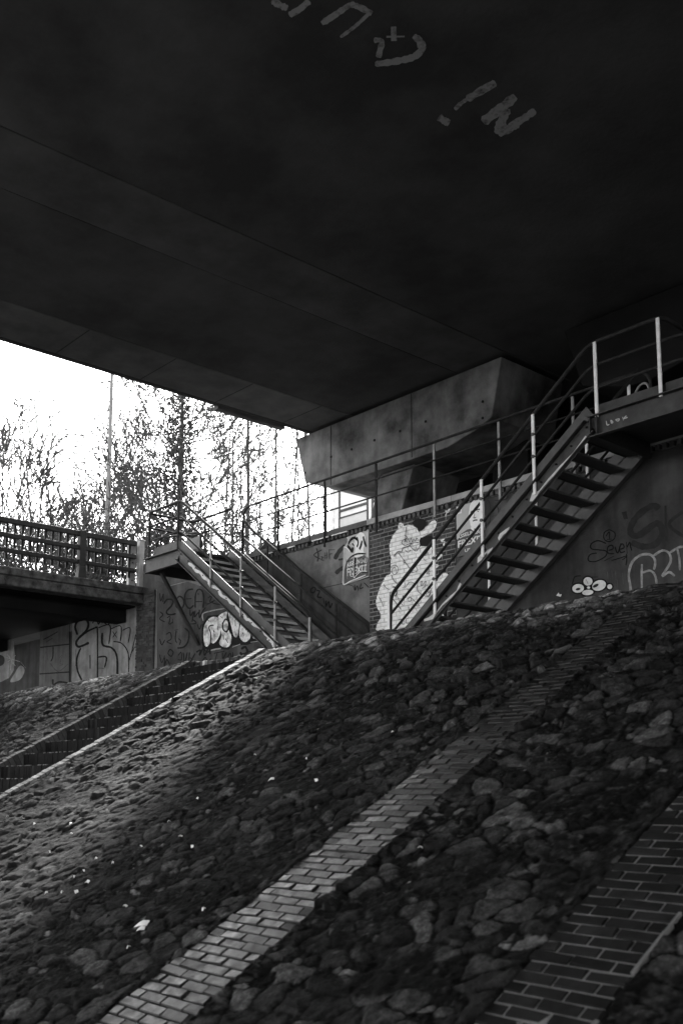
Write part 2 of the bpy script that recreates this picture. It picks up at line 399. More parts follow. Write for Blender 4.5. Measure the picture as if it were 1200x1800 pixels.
def bank_patch(name, x0, x1, nx, y0, y1, ny):
    X, Y = np.meshgrid(np.linspace(x0, x1, nx), np.linspace(y0, y1, ny))
    h, t = bank_height(X, Y)
    midr = -5.20-0.36*np.clip((Y-3.4)/6.1, 0, 1)
    jn = 0.045*fbm(X*4, Y*4.5, 123, 4, 0.6)
    def inside(a, b, j=0): return sstep(-0.03, 0.03, X-a+j)*sstep(-0.03, 0.03, b-X+j)
    strip = np.maximum(inside(-5.97, midr-0.01, jn-0.005), inside(RGT[0]+0.01, RGT[1]-0.01, jn*0.7))
    strip = strip*(Y < 10.05)
    h = h*(1-strip) + 0.03*(1-strip)*np.exp(-((np.minimum(np.minimum(abs(X+5.98), abs(X-midr)), np.minimum(abs(X-RGT[0]), abs(X-RGT[1]))))/0.10)**2) + strip*(-0.09)
    # edges of the stones beside the brick strips lie a little lower or higher than the brick
    st = inside(STX0+0.06, STX1-0.06)*(Y < 10.25)
    Z = base_z(Y)
    keep = (1-st)
    hy = -0.482*h*keep; hz = 0.876*h*keep
    flat = sstep(9.7, 10.4, Y)
    Yd = Y + hy*(1-flat); Zd = Z + hz - st*0.75
    if x0 < -20: Zd = Zd - 0.02*(X > -8.995)
    nv = nx*ny
    co_ = np.empty((nv, 3), np.float32); co_[:, 0] = X.ravel(); co_[:, 1] = Yd.ravel(); co_[:, 2] = Zd.ravel()
    I = np.arange((nx-1)*(ny-1)); r_ = I//(nx-1); c_ = I % (nx-1); a = r_*nx+c_
    faces = np.stack([a, a+1, a+nx+1, a+nx], 1).astype(np.int32)
    me = bpy.data.meshes.new(name)
    me.vertices.add(nv); me.vertices.foreach_set('co', co_.ravel())
    nf = len(faces); me.loops.add(nf*4); me.loops.foreach_set('vertex_index', faces.ravel())
    me.polygons.add(nf); me.polygons.foreach_set('loop_start', np.arange(0, nf*4, 4, dtype=np.int32)); me.polygons.foreach_set('loop_total', np.full(nf, 4, np.int32))
    me.polygons.foreach_set('use_smooth', np.ones(nf, bool))
    at = me.attributes.new('tone', 'FLOAT', 'POINT'); at.data.foreach_set('value', t.ravel().astype(np.float32))
    me.update(); me.validate()
    o = link_mesh(name, me, M['bank']); o['kind'] = 'structure'
    return o
bank_patch('stone_bank', -9.0, 1.0, 860, 2.2, 10.9, 760)
bank_patch('stone_bank', -36.0, -8.94, 1153, 2.2, 10.9, 420)

# ------------------------------------------------------------------ other ground
def sheet(name, m, x0, x1, y0, y1, z, z2=None):
    b = MB(); z2 = z if z2 is None else z2
    b.v = [(x0, y0, z), (x1, y0, z), (x1, y1, z2), (x0, y1, z2)]; b.f = [(0, 1, 2, 3)]
    o = b.build(name, m, fix=False); o['kind'] = 'structure'; return o
sheet('stone_bank', M['path'], 1.0, 60, 2.2, 10.9, S0+SG*2.2, 3.93)
sheet('path', M['path'], -60, 60, 10.6, WY+0.4, 3.92, 4.03)
sheet('quay', M['quay'], -200, 200, -4.0, 3.2, 0.0)
sheet('river', M['water'], -400, 400, -40, -4.0, -0.8)
sheet('ground', M['ground'], -1500, 1500, WY+0.45, 2500, 6.86)
sheet('ground', M['ground'], -1500, 1500, -1500, -40, -0.4)

# ------------------------------------------------------------------ brick strips on the bank
def face_tone(me, tones_per_face):
    at = me.attributes.new('tone', 'FLOAT', 'FACE'); at.data.foreach_set('value', np.array(tones_per_face, np.float32))
def brick_strip(name, xl, xr_of, y0, y1, m, mm, tlo, thi, lift, joint):
    b = MB(); tones = []
    L, step = 0.247, 0.0755
    k = 0; y = y0; rr = random.Random(5)
    ny, nz = -0.482, 0.876; ty, tz = 0.876, 0.482
    while y < y1:
        xr = xr_of(y); x = xl + rr.uniform(-0.012, 0.012); off = -L/2 if k % 2 else 0.0
        a = x+off
        while a < xr-0.03:
            p0 = max(a, x); p1 = min(a+L-joint, xr+rr.uniform(-0.01, 0.01))
            if p1-p0 > 0.04:
                h = lift+rr.uniform(-0.003, 0.003)+0.002*math.sin(y*2.3+x); l = (step/0.876-joint)
                tilt = rr.uniform(-0.007, 0.007); be = 0.006; tl2 = rr.uniform(-0.003, 0.003)
                yc, zc = y, S0+SG*y
                def P(px, al, hh): return (px, yc+al*ty+hh*ny, zc+al*tz+hh*nz)
                n = len(b.v)
                b.v += [P(p0, 0, -0.05), P(p1, 0, -0.05), P(p1, l, -0.05), P(p0, l, -0.05),
                        P(p0, 0, h-be), P(p1, 0, h-be), P(p1, l, h-be), P(p0, l, h-be),
                        P(p0+be, be, h+tilt+tl2), P(p1-be, be, h-tilt+tl2), P(p1-be, l-be, h-tilt-tl2), P(p0+be, l-be, h+tilt-tl2)]
                fs = [(n+8, n+9, n+10, n+11)]
                for q in range(4):
                    r = (q+1) % 4
                    fs += [(n+q, n+r, n+4+r, n+4+q), (n+4+q, n+4+r, n+8+r, n+8+q)]
                b.f += fs; t = rr.uniform(tlo, thi)*(1 if rr.random() > 0.12 else 0.65); tones += [t]*len(fs)
            a += L
        k += 1; y += step
    me = b.mesh(name); face_tone(me, tones)
    o = link_mesh(name, me, m); o['kind'] = 'structure'
    # mortar bed
    mb = MB(); d = lift-(0.016 if mm is M['mortardark'] else 0.008)
    A = [(xl+0.006, y0), (xr_of(y0)-0.006, y0), (xr_of(y1)-0.006, y1), (xl+0.006, y1)]
    mb.hexa([(x, y-0.482*-0.08, S0+SG*y+0.876*-0.08) for x, y in A] + [(x, y-0.482*d, S0+SG*y+0.876*d) for x, y in A])
    if mm is M['mortarpale']:
        x_ = xr_of(y0); yy = y0; r2_ = random.Random(3)
        while yy < y1:
            h_ = lift+0.006+r2_.uniform(-0.006, 0.006); xa_, xb_ = x_-0.004+r2_.uniform(-0.004, 0.004), x_+0.012+r2_.uniform(-0.004, 0.004)
            if r2_.random() < 0.9: mb.hexa([(x, y-0.482*hh, S0+SG*y+0.876*hh) for hh in (-0.08, h_) for x, y in ((xa_, yy), (xb_, yy), (xb_, yy+0.15), (xa_, yy+0.15))])
            yy += 0.151
    q = mb.build(name + '_mortar', mm); q['kind'] = 'structure'
brick_strip('brick_strip', -5.98, lambda y: -5.20-0.36*min(max((y-3.4)/6.1, 0), 1), 2.98, 10.0, M['stripglossy'], M['mortardark'], 0.012, 0.024, 0.02, 0.011)
brick_strip('brick_strip', RGT[0], lambda y: RGT[1], 2.98, 10.0, M['stripdark'], M['mortarpale'], 0.007, 0.014, 0.02, 0.014)

# ------------------------------------------------------------------ brick staircase in the bank
st = thing('brick_staircase', 'narrow brick staircase climbing the stone bank between two pale brick copings', 'staircase', (-14.36, 2.97, 0))
RISE, RUN = 0.2, 0.2/SG
rr = random.Random(9)
for k in range(19):
    zt = 0.2*(k+1) - 0.02; yf = (zt-S0)/SG + 0.03
    b = MB(); tones = []
    x = -15.34
    while x < -13.36:
        wdt = 0.077; dz = rr.uniform(-0.004, 0.004); dy = rr.uniform(-0.004, 0.004)
        b.box(x, x+wdt, yf+dy, yf+0.22, zt-0.205, zt+dz)
        tones += [rr.uniform(0.007, 0.011) if rr.random() > 0.05 else 0.02]*6
        x += 0.083
    n0 = len(b.f); b.box(-15.38, -13.33, yf+0.012, yf+RUN+0.06, zt-0.22, zt-0.012); tones += [0.03]*6
    for _ in range(20):
        xq = rr.uniform(-15.33, -13.38); q_ = rr.uniform(0.006, 0.013); b.box(xq, xq+q_*2, yf-0.004, yf+0.02, zt-0.004, zt+q_); tones += [rr.uniform(0.08, 0.22)]*6
    me = b.mesh('step'); face_tone(me, tones); link_mesh('step', me, M['clinker'], st)
for xa, xb, tq in ((STX0, -15.36, 0.22), (-13.33, STX1, 0.7)):
    b = MB(); tones = []; s = 2.95
    ny, nz, ty, tz = -0.482, 0.876, 0.876, 0.482
    while s < 10.02:
        h = 0.035+rr.uniform(-0.006, 0.006); l = 0.070
        def P(px, al, hh): return (px, s+al*ty+hh*ny, S0+SG*s+al*tz+hh*nz)
        sk = 0.03
        b.hexa([P(xa, 0, -0.26), P(xb, 0, -0.26), P(xb, l, -0.26), P(xa, l, -0.26), P(xa, sk, h), P(xb, 0, h), P(xb, l, h), P(xa, l+sk, h)])
        tones += [tq*rr.uniform(0.13, 0.36)]*6
        s += 0.083*0.876
    b.hexa([(x, y-0.482*h, S0+SG*y+0.876*h) for h in (-0.3, 0.018) for x, y in ((xa+0.01, 2.95), (xb-0.01, 2.95), (xb-0.01, 10.0), (xa+0.01, 10.0))]); tones += [0.03]*6
    me = b.mesh('side_coping'); face_tone(me, tones); link_mesh('side_coping', me, M['clinker'], st)

# ------------------------------------------------------------------ quay walls
XB0, XB1 = -14.78, -12.43           # brick part
def wall_thing(name, label, cat, x0, x1, m, z0=3.6, z1=6.93, y0=WY):
    t = thing(name, label, cat, ((x0+x1)/2, y0, 3.9))
    MB().box(x0, x1, y0, y0+0.5, z0, z1).build('wall_face', m, t)
    return t
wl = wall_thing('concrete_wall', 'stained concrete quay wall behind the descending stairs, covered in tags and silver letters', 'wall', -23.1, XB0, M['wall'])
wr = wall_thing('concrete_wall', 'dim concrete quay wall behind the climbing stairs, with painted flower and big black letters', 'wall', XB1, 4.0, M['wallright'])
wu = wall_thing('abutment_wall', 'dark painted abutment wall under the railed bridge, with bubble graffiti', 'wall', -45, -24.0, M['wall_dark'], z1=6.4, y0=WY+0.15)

# coping, dentils for both concrete walls and the brick wall
def coping(t, x0, x1, m, md):
    MB().box(x0, x1, WY-0.10, WY+0.42, 7.03, 7.15).build('coping', m, t, bevel=0.012)
    b = MB(); x = x0+0.03
    b.box(x0, x1, WY-0.03, WY+0.40, 6.9302, 6.945)
    while x < x1-0.1:
        b.box(x, x+0.07, WY-0.06, WY+0.40, 6.945, 7.029); x += 0.125
    b.box(x0, x1, WY+0.02, WY+0.38, 6.946, 7.028)
    b.build('dentil_course', md, t)
M['copdark'] = mat('dark_coping', 0.05, 0.09, 4, 0.8, bump=0.4, bscale=40)
M['dentil'] = mat('dentil_brick', 0.06, 0.11, 6, 0.85, bump=0.4)
coping(wl, -19.2, -16.6, M['copdark'], M['dentil'])
MB().box(-16.58, XB0, WY-0.10, WY+0.42, 7.03, 7.15).build('coping', M['copdark'], wl, bevel=0.012)
b = MB(); x = -16.55
while x < XB0-0.1:
    b.box(x, x+0.07, WY-0.06, WY+0.40, 6.945, 7.029); x += 0.125
b.box(-16.58, XB0, WY+0.02, WY+0.38, 6.932, 7.028); b.build('dentil_course', M['dentil'], wl)
for xa, xb in ((-16.5, -15.95), (-15.85, -15.35), (-17.35, -17.1), (-18.1, -17.9)):
    MB().box(xa, xb, WY-0.125, WY-0.103, 7.0, 7.022).build('flashing', M['white'], wl)
coping(wr, XB1, 4.0, M['coping'], M['dentil'])
# pilaster joint lines and tie holes
b = MB(); b.box(-19.6, XB0-0.02, WY-0.004, WY+0.01, 5.94, 5.955); b.build('board_joint', M['darkgrey'], wl)
def ring(x, z, r, y): return [(x+r*math.cos(t*math.pi/5), y, z+r*math.sin(t*math.pi/5)) for t in range(10)]
# low upstand of the wall behind the left landing
MB().box(-23.9, -21.2, WY+0.05, WY+0.35, 6.935, 7.75).build('upstand', M['wall_dark'], wl, bevel=0.02)
MB().box(-21.19, -19.22, WY+0.02, WY+0.40, 6.935, 7.14).build('upstand', M['copdark'], wl, bevel=0.02)

# brick pier at the corner under the railed bridge
bp_ = thing('brick_pier', 'dark brick corner pier beneath the end of the railed bridge', 'pier', (-23.55, WY, 3.9))
b = MB(); tones = []; z = 3.6; k = 0
while z < 6.85:
    x = -24.0 + (0 if k % 2 else -0.115)
    while x < -23.1:
        xa, xb = max(x, -24.0), min(x+0.22, -23.1)
        if xb-xa > 0.04:
            b.box(xa, xb, WY-0.06+rr.uniform(-0.012, 0.012), WY+0.3, z, z+0.068); tones += [rr.uniform(0.03, 0.07)]*6
        x += 0.23
    z += 0.079; k += 1
b.box(-23.99, -23.11, WY-0.035, WY+0.32, 3.55, 6.86); tones += [0.05]*6
me = b.mesh('brickwork'); face_tone(me, tones); link_mesh('brickwork', me, M['brick'], bp_)

# brick wall: a fine relief grid, with the white mural lifted from the same relief
bw_ = thing('brick_wall', 'brick quay wall panel carrying the white bear mural', 'wall', ((XB0+XB1)/2, WY, 3.9))
def pnp(px, pz, poly):
    c = np.zeros(px.shape, bool); n = len(poly)
    for i in range(n):
        x1, z1 = poly[i]; x2, z2 = poly[(i+1) % n]
        if z1 == z2: continue
        cond = ((z1 > pz) != (z2 > pz)) & (px < (x2-x1)*(pz-z1)/(z2-z1)+x1)
        c ^= cond
    return c
def to_xz(pts): return [(p.x, p.z) for p in (on_y(u, v, WY) for u, v in pts)]
K = 6.0
def mc(pts, sm=True):
    q = crop(660, 880, K, pts)
    if sm:
        pc = Paint(lambda a, b: (a, b)); pc.fill(q, True, 4); q = pc.v
    return to_xz(q)
mural_polys = [mc(p) for p in (
    [(172,612),(152,520),(158,440),(195,355),(250,300),(320,265),(385,260),(440,300),(470,370),(472,450),(450,520),(400,565),(320,610),(240,625)],
    [(240,272),(250,242),(275,235),(298,250),(298,290),(270,305),(245,300)],
    [(460,335),(540,270),(600,215),(635,215),(645,260),(610,320),(540,365),(475,390)],
    [(178,600),(163,680),(160,770),(110,800),(60,900),(15,1020),(12,1110),(60,1215),(15,1320),(40,1375),(330,1330),(590,1090),(612,960),(610,700),(600,560),(590,485),(500,478),(440,500),(300,560)],
    [(610,960),(640,850),(680,780),(730,765),(772,785),(740,850),(650,990)],
    [(615,590),(640,572),(705,568),(690,600),(640,640),(615,650)],
    [(612,690),(650,670),(668,690),(640,715),(615,720)])]
mural_polys += [mc(p, False) for p in (
    [(735,105),(760,108),(790,65),(800,75),(775,125),(755,130),(742,172),(735,165),(748,128),(733,118)],
    [(685,412),(735,402),(712,432),(740,430),(728,482),(712,470),(722,440),(698,440)],
    [(690,1200),(725,1205),(725,1250),(640,1262)])]
gx = np.linspace(XB0+0.004, XB1-0.004, 236); gz = np.linspace(4.0, 6.93, 300)
GX, GZ = np.meshgrid(gx, gz)
ch, bl = 0.084, 0.226
row = np.floor(GZ/ch); fz = GZ-row*ch
xo = GX + np.where(row % 2 == 0, 0, bl/2); colm = np.floor(xo/bl); fx = xo-colm*bl
dj = np.minimum(np.minimum(fz, ch-fz), np.minimum(fx, bl-fx))
prof = sstep(0.004, 0.013, dj)
rb = hash2(colm, row, 77)
GY = WY - prof*(0.010+0.006*rb) + 0.006*fbm(GX*30, GZ*30, 5, 3)
tone = np.where(dj < 0.0085, 0.26, 0.022+0.055*hash2(colm, row, 78)**1.5)
ny_, nx_ = GX.shape
cxs = (GX[:-1, :-1]+GX[1:, 1:])/2; czs = (GZ[:-1, :-1]+GZ[1:, 1:])/2
mask = np.zeros(cxs.shape, bool)
for p in mural_polys: mask |= pnp(cxs, czs, p)
I = np.arange((nx_-1)*(ny_-1)); a = (I//(nx_-1))*nx_+(I % (nx_-1))
FA = np.stack([a, a+1, a+nx_+1, a+nx_], 1)
def grid_mesh(name, faces, dy, tones, m, parent):
    used = np.unique(faces); remap = np.full(GX.size, -1); remap[used] = np.arange(len(used))
    V = np.stack([GX.ravel()[used], GY.ravel()[used]+dy, GZ.ravel()[used]], 1)
    me = bpy.data.meshes.new(name); me.from_pydata(V.tolist(), [], remap[faces].tolist())
    at = me.attributes.new('tone', 'FLOAT', 'POINT'); at.data.foreach_set('value', tones.ravel()[used].astype(np.float32))
    return link_mesh(name, me, m, parent)
grid_mesh('brick_face', FA, 0.0, tone, M['brick'], bw_)
MB().box(XB0+0.004, XB1-0.004, WY+0.012, WY+0.5, 3.6, 6.93).build('wall_core', M['wall_dark'], bw_)
coping(bw_, XB0+0.002, XB1-0.002, M['coping'], M['dentil'])
mtone = np.where(dj < 0.0075, 0.58, 0.88)
mural = grid_mesh('mural', FA[mask.ravel()], -0.003, mtone, M['muralpaint'], bw_)
mural['label'] = 'white bear mural in a cap covered in scribbled words'
PW = wall_px(WY-0.026)
p = Paint(PW)
p.fill(crop(660,880,K,[(385,240),(420,200),(475,192),(520,210),(532,255),(505,300),(470,320),(440,290)]), True)
p.fill(crop(660,880,K,[(470,400),(590,372),(590,470),(500,480),(470,470)]), True)
p.build('black_cap', M['black'], mural)
p = Paint(PW)
for pts, w_ in (
    ([(325,275),(315,340),(310,440)], 7), ([(300,360),(330,390),(285,420),(275,450),(310,470),(370,450),(455,440)], 7),
    ([(275,500),(340,480),(380,450)], 6), ([(190,590),(230,540),(270,540),(290,500),(350,480)], 9),
    ([(300,440),(315,400),(325,440),(345,400),(355,440),(372,395),(385,435),(400,400),(415,430),(432,395),(450,425)], 5),
    ([(310,520),(340,545),(368,520)], 6), ([(360,470),(390,510),(430,530),(465,480)], 6), ([(380,480),(440,500)], 4), ([(385,500),(445,520)], 4),
    ([(235,545),(290,620),(340,690),(390,760)], 6), ([(160,700),(200,680),(235,710),(225,760),(190,780),(170,740),(200,700),(215,740)], 5),
    ([(165,780),(190,840),(240,890)], 6), ([(85,880),(110,920),(150,940)], 5), ([(160,960),(150,1000),(200,1060),(270,1150)], 7), ([(225,1000),(250,1060),(290,1110)], 5),
    ([(180,910),(215,920),(220,980),(200,1010)], 14),
    ([(30,1010),(60,1060),(80,1120)], 5), ([(420,690),(440,740),(355,760),(420,690)], 5), ([(260,880),(300,800),(330,760)], 5), ([(300,850),(310,900),(280,920)], 4),
    ([(440,880),(470,790),(540,740),(590,680)], 6), ([(440,880),(450,960),(540,1010),(580,960),(575,910),(530,900),(490,930)], 6),
    ([(470,860),(490,850),(480,900),(510,870),(530,850),(520,900)], 5), ([(525,960),(545,945),(555,970),(580,950),(570,1000),(545,1010),(525,960)], 5),
    ([(310,920),(360,860),(410,880),(380,930),(330,940)], 5), ([(330,1040),(370,1020),(370,1060),(340,1060)], 6), ([(280,1060),(290,1000),(300,1060)], 6),
    ([(370,1020),(410,1060),(460,1110),(400,1100)], 5), ([(350,1120),(355,1160),(380,1160),(382,1120)], 6), ([(410,1120),(440,1170)], 5), ([(240,1150),(260,1190)], 4),
    ([(240,1260),(270,1250),(250,1300),(275,1300)], 6), ([(290,1250),(280,1300),(310,1300)], 6), ([(290,1275),(310,1270)], 5), ([(325,1245),(320,1290),(345,1290)], 6), ([(325,1245),(350,1240)], 5),
    ([(500,550),(520,580),(545,540),(550,570)], 6), ([(490,560),(510,620),(540,640)], 4), ([(530,740),(560,720),(560,750),(535,770),(570,770)], 5),
    ([(300,620),(310,660),(290,640)], 5), ([(640,870),(660,910)], 4), ([(660,830),(700,820)], 4), ([(255,260),(270,280),(285,255)], 4), ([(258,285),(282,285)], 3)):
    p.stroke(crop(660,880,K,pts), w_/K)
p.build('scribbled_lines', M['scribble'], mural)

# ------------------------------------------------------------------ graffiti on the walls
PWl = wall_px(WY-0.006); PWm = wall_px(WY-0.010)
def strokes(parent, name, m, label, plane, u0, v0, k, items):
    p = Paint(plane)
    for pts, w_ in items: p.stroke(crop(u0, v0, k, pts), w_/k)
    return p.build(name, m, parent, label)
# darker field of the wall face below the sloping hand rail
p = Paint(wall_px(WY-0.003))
p.fill([(444,985),(470,946),(530,1001),(592,1050),(649.5,1094),(649.5,1170),(470,1170),(452,1060)]); p.build('dark_field', M['dark_field'], wl, 'darker area of the wall below the sloping rail')
p = Paint(wall_px(WY-0.0015)); p.fill([(276,1020),(300,1030),(330,1022),(352,1030),(380,1010),(410,1018),(436,1000),(452,1012),(452,1062),(470,1171),(470,1300),(276,1300)]); p.build('dark_field', M['sooty'], wl, 'sooty lower part of the wall under the landing')
strokes(wl, 'graffiti', M['darkgrey'], 'small black tag of three letters', PWl, 400, 880, 4.615, [
    ([(720,385),(735,440),(728,495)],11), ([(765,398),(700,440),(752,474)],10), ([(755,455),(772,460),(758,480),(782,482)],7),
    ([(788,420),(786,472)],8), ([(804,420),(802,470)],8), ([(786,447),(803,445)],7), ([(822,395),(826,476)],9), ([(820,400),(868,398)],8), ([(824,435),(848,430)],8)])
strokes(wl, 'graffiti', M['darkgrey'], 'two thick black spray strokes beside poster', PWl, 400, 880, 4.615, [
    ([(955,365),(905,410),(868,475)],34), ([(955,540),(910,560),(876,592)],32), ([(900,480),(950,470)],24)])
strokes(wl, 'graffiti', M['black'], 'black scrawl under torn poster', PWl, 400, 880, 4.615, [
    ([(980,680),(1010,690)],8), ([(1015,690),(1030,730)],6), ([(1030,680),(1035,725),(1050,690),(1060,730)],6), ([(1070,680),(1068,720)],6), ([(1085,670),(1075,715),(1100,700)],6), ([(1105,665),(1145,705)],12)])
strokes(wl, 'graffiti', M['black'], 'faded black letters below rail', PWl, 400, 880, 4.615, [
    ([(700,700),(675,720),(680,745),(705,740),(712,715),(700,700)],12), ([(720,730),(745,735),(730,780),(765,785)],12), ([(775,790),(785,835)],10), ([(800,810),(795,860),(820,820),(830,870),(850,830)],10)])
# silver letters
P2 = [(480,560),(480,480),(495,420),(540,362),(600,352),(640,400),(642,500),(612,570),(575,605),(548,600),(520,632),(495,628)]
P3 = [(620,350),(700,300),(700,365),(725,410),(718,470),(745,530),(742,600),(712,640),(660,636),(628,600),(650,540),(640,440)]
P4 = [(715,310),(745,300),(790,350),(822,372),(806,530),(772,536),(745,440)]
P5 = [(850,400),(895,440),(925,500),(922,560),(880,592),(842,572),(822,520),(832,430)]
P6 = [(962,512),(1004,552),(955,556)]
back = Paint(PWl)
back.fill(crop(270,1020,5.4545,[(462,600),(465,430),(520,340),(640,330),(700,280),(830,350),(960,480),(1060,560),(980,585),(900,620),(760,620),(720,665),(600,660),(480,660)]))
back.build('graffiti', M['black'], wl, 'black backing of the silver letters')
p = Paint(PWm)
for q in (P2, P3, P4, P5, P6): p.fill(crop(270,1020,5.4545,q), True)
sil = p.build('graffiti', M['patchy'], wl, 'patchy silver bubble letters')
strokes(wl, 'graffiti', M['black'], 'black inner lines of the silver letters', wall_px(WY-0.014), 270, 1020, 5.4545, [
    ([(545,620),(550,520),(532,455),(545,435),(578,430)],11), ([(672,400),(690,372),(715,395),(720,450),(700,495),(668,470),(662,420),(672,400)],13), ([(668,520),(672,570)],11), ([(700,480),(710,520)],8),
    ([(782,350),(785,440)],10), ([(880,430),(885,480)],9), ([(905,480),(900,500)],12), ([(520,380),(535,395)],12), ([(575,480),(585,500)],16), ([(615,440),(620,480)],10), ([(690,560),(715,600)],12), ([(640,345),(660,360)],8), ([(850,500),(862,515)],12)])
strokes(wl, 'graffiti', M['grey'], 'pale line framing the silver letters', PWm, 270, 1020, 5.4545, [
    ([(476,390),(474,322),(560,292),(692,268)],11), ([(550,672),(600,660),(648,654)],13), ([(755,642),(832,612)],12), ([(930,594),(1040,580)],10)])
strokes(wl, 'graffiti', M['black'], 'large black outlined letters under landing', PWl, 270, 1020, 5.4545, [
    ([(100,225),(130,185),(185,190),(175,240),(125,300),(150,330),(215,320)],15),
    ([(250,150),(215,190),(220,250),(255,275),(290,240),(285,180),(250,150)],15), ([(380,85),(330,95),(300,150),(310,230),(345,270),(385,240)],15), ([(310,180),(365,175)],13),
    ([(400,265),(402,150),(425,90),(465,100),(482,170),(475,265)],14), ([(405,205),(470,205)],12), ([(428,120),(430,140)],14), ([(480,215),(540,225)],9), ([(505,240),(580,200)],9)])
strokes(wl, 'graffiti', M['black'], 'black scrawled words on wall foot', PWl, 270, 1020, 5.4545, [
    ([(350,280),(355,340),(385,300),(370,400)],12), ([(400,290),(395,350),(430,310),(440,350)],12), ([(440,280),(440,360),(470,300),(500,260)],11), ([(370,370),(410,410),(350,420)],10),
    ([(285,690),(300,790),(325,690)],11), ([(345,690),(345,790),(400,700)],11), ([(350,740),(405,790)],11), ([(580,700),(680,680)],12), ([(610,700),(585,790)],12),
    ([(660,690),(665,750),(700,690)],10), ([(710,740),(735,700),(745,745),(712,742)],10), ([(760,690),(765,745),(800,735)],10),
    ([(410,690),(450,670),(440,720),(480,650),(490,720),(530,650),(545,710)],14),
    ([(840,660),(880,640),(900,690),(850,710),(830,690)],22), ([(220,480),(210,560),(225,600)],9), ([(240,560),(260,580),(250,620)],9), ([(300,460),(340,500),(330,590),(290,640),(230,650)],14),
    ([(160,660),(140,700),(170,730),(190,690),(160,660)],10), ([(110,740),(105,820),(130,760),(160,820)],10), ([(185,370),(190,420)],7), ([(200,480),(240,470)],7), ([(470,640),(520,690),(560,640)],10), ([(60,710),(80,790),(110,720)],8)])
strokes(wl, 'graffiti', M['black'], 'small black tags crowding the wall behind the brace', PWl, 270, 1020, 5.4545, [
    ([(60,120),(70,200),(95,130),(90,210)],9), ([(130,360),(160,350),(150,420),(185,400)],9), ([(60,300),(90,330),(60,370),(110,400)],10), ([(120,520),(160,500),(170,560),(130,590),(175,610)],9),
    ([(380,520),(395,570),(420,520),(440,580)],9), ([(420,420),(440,470),(460,420)],8), ([(520,170),(560,150),(540,210),(590,190)],8), ([(60,560),(80,620),(110,570)],9), ([(240,720),(265,690),(270,760),(235,760)],9),
    ([(560,215),(620,230),(690,225)],10), ([(880,700),(930,680),(960,720),(900,740)],12), ([(990,640),(1060,650),(1090,690)],9), ([(470,770),(500,740),(520,790),(550,750)],9)])
# under the bridge
PU = wall_px(WY+0.15-0.006); PU2 = wall_px(WY+0.15-0.012)
KU = 4.2857
p = Paint(PU); p.fill(crop(0,1040,KU,[(552,60),(1030,60),(1030,900),(535,900)])); p.build('graffiti', M['board'], wu, 'pale painted panel with looping black character')
p = Paint(PU); p.fill(crop(0,1040,KU,[(312,60),(523,60),(518,900),(290,900)])); p.build('graffiti', M['board2'], wu, 'dim painted panel')
p = Paint(PU); p.fill(crop(0,1040,KU,[(-300,330),(60,350),(105,375),(115,480),(108,590),(70,650),(10,680),(-300,700)]), False)
p.fill(crop(0,1040,KU,[(110,620),(150,560),(180,570),(185,610),(150,665),(80,680)]), True); p.build('graffiti', M['board'], wu, 'pale bubble shape')
strokes(wu, 'graffiti', M['pale'], 'white spray star', PU2, 0, 1040, KU, [
    ([(30,490),(155,528)],6), ([(105,420),(80,592)],6), ([(55,470),(118,560)],6), ([(120,480),(60,530)],6), ([(70,480),(100,545)],6), ([(160,530),(195,575)],2)])
p = Paint(PU2); p.fill(crop(0,1040,KU,[(-20,480),(25,485),(37,515),(25,550),(-20,560)]), True); p.build('graffiti', M['black'], wu, 'black blot')
strokes(wu, 'graffiti', M['black'], 'looping black character on pale panel', PU2, 0, 1040, KU, [
    ([(585,325),(568,260),(600,212),(645,205),(668,245),(650,295),(600,345),(575,385),(592,415),(635,402),(672,384)],17), ([(735,265),(660,300),(598,350)],13), ([(735,262),(737,460),(734,900)],11),
    ([(610,425),(582,500),(585,590),(620,670),(650,720)],13), ([(575,430),(572,560)],6), ([(742,272),(830,255),(822,395)],9), ([(772,310),(776,400),(845,425),(882,490),(885,640),(880,760)],15),
    ([(835,282),(912,260),(908,375)],8), ([(855,375),(915,388),(958,440),(972,520),(965,720)],8), ([(680,478),(681,580)],12), ([(738,494),(802,494),(790,572)],11), ([(740,575),(790,578)],5),
    ([(925,292),(982,275),(968,385)],7), ([(850,300),(882,345)],10), ([(882,300),(852,345)],10), ([(985,475),(1018,415)],10), ([(700,240),(712,215),(735,225),(745,245),(765,215),(790,235),(815,250),(840,222),(870,240)],9), ([(1025,320),(1000,430),(975,520)],6)])
strokes(wu, 'graffiti', M['black'], 'black lines on dim panel', PU2, 0, 1040, KU, [
    ([(305,420),(530,395)],14), ([(300,620),(530,605)],14), ([(530,60),(524,900)],12), ([(402,415),(400,490),(385,525)],8), ([(400,660),(405,700),(450,680),(520,690)],14), ([(330,360),(370,340),(440,300)],6), ([(350,380),(400,350)],5)])
strokes(wu, 'graffiti', M['scribble'], 'pale scrawl on dim panel', PU2, 0, 1040, KU, [([(330,500),(350,450),(365,520)],3), ([(450,500),(470,480),(455,540),(480,545),(450,560)],3), ([(380,540),(440,600),(515,545)],6)])
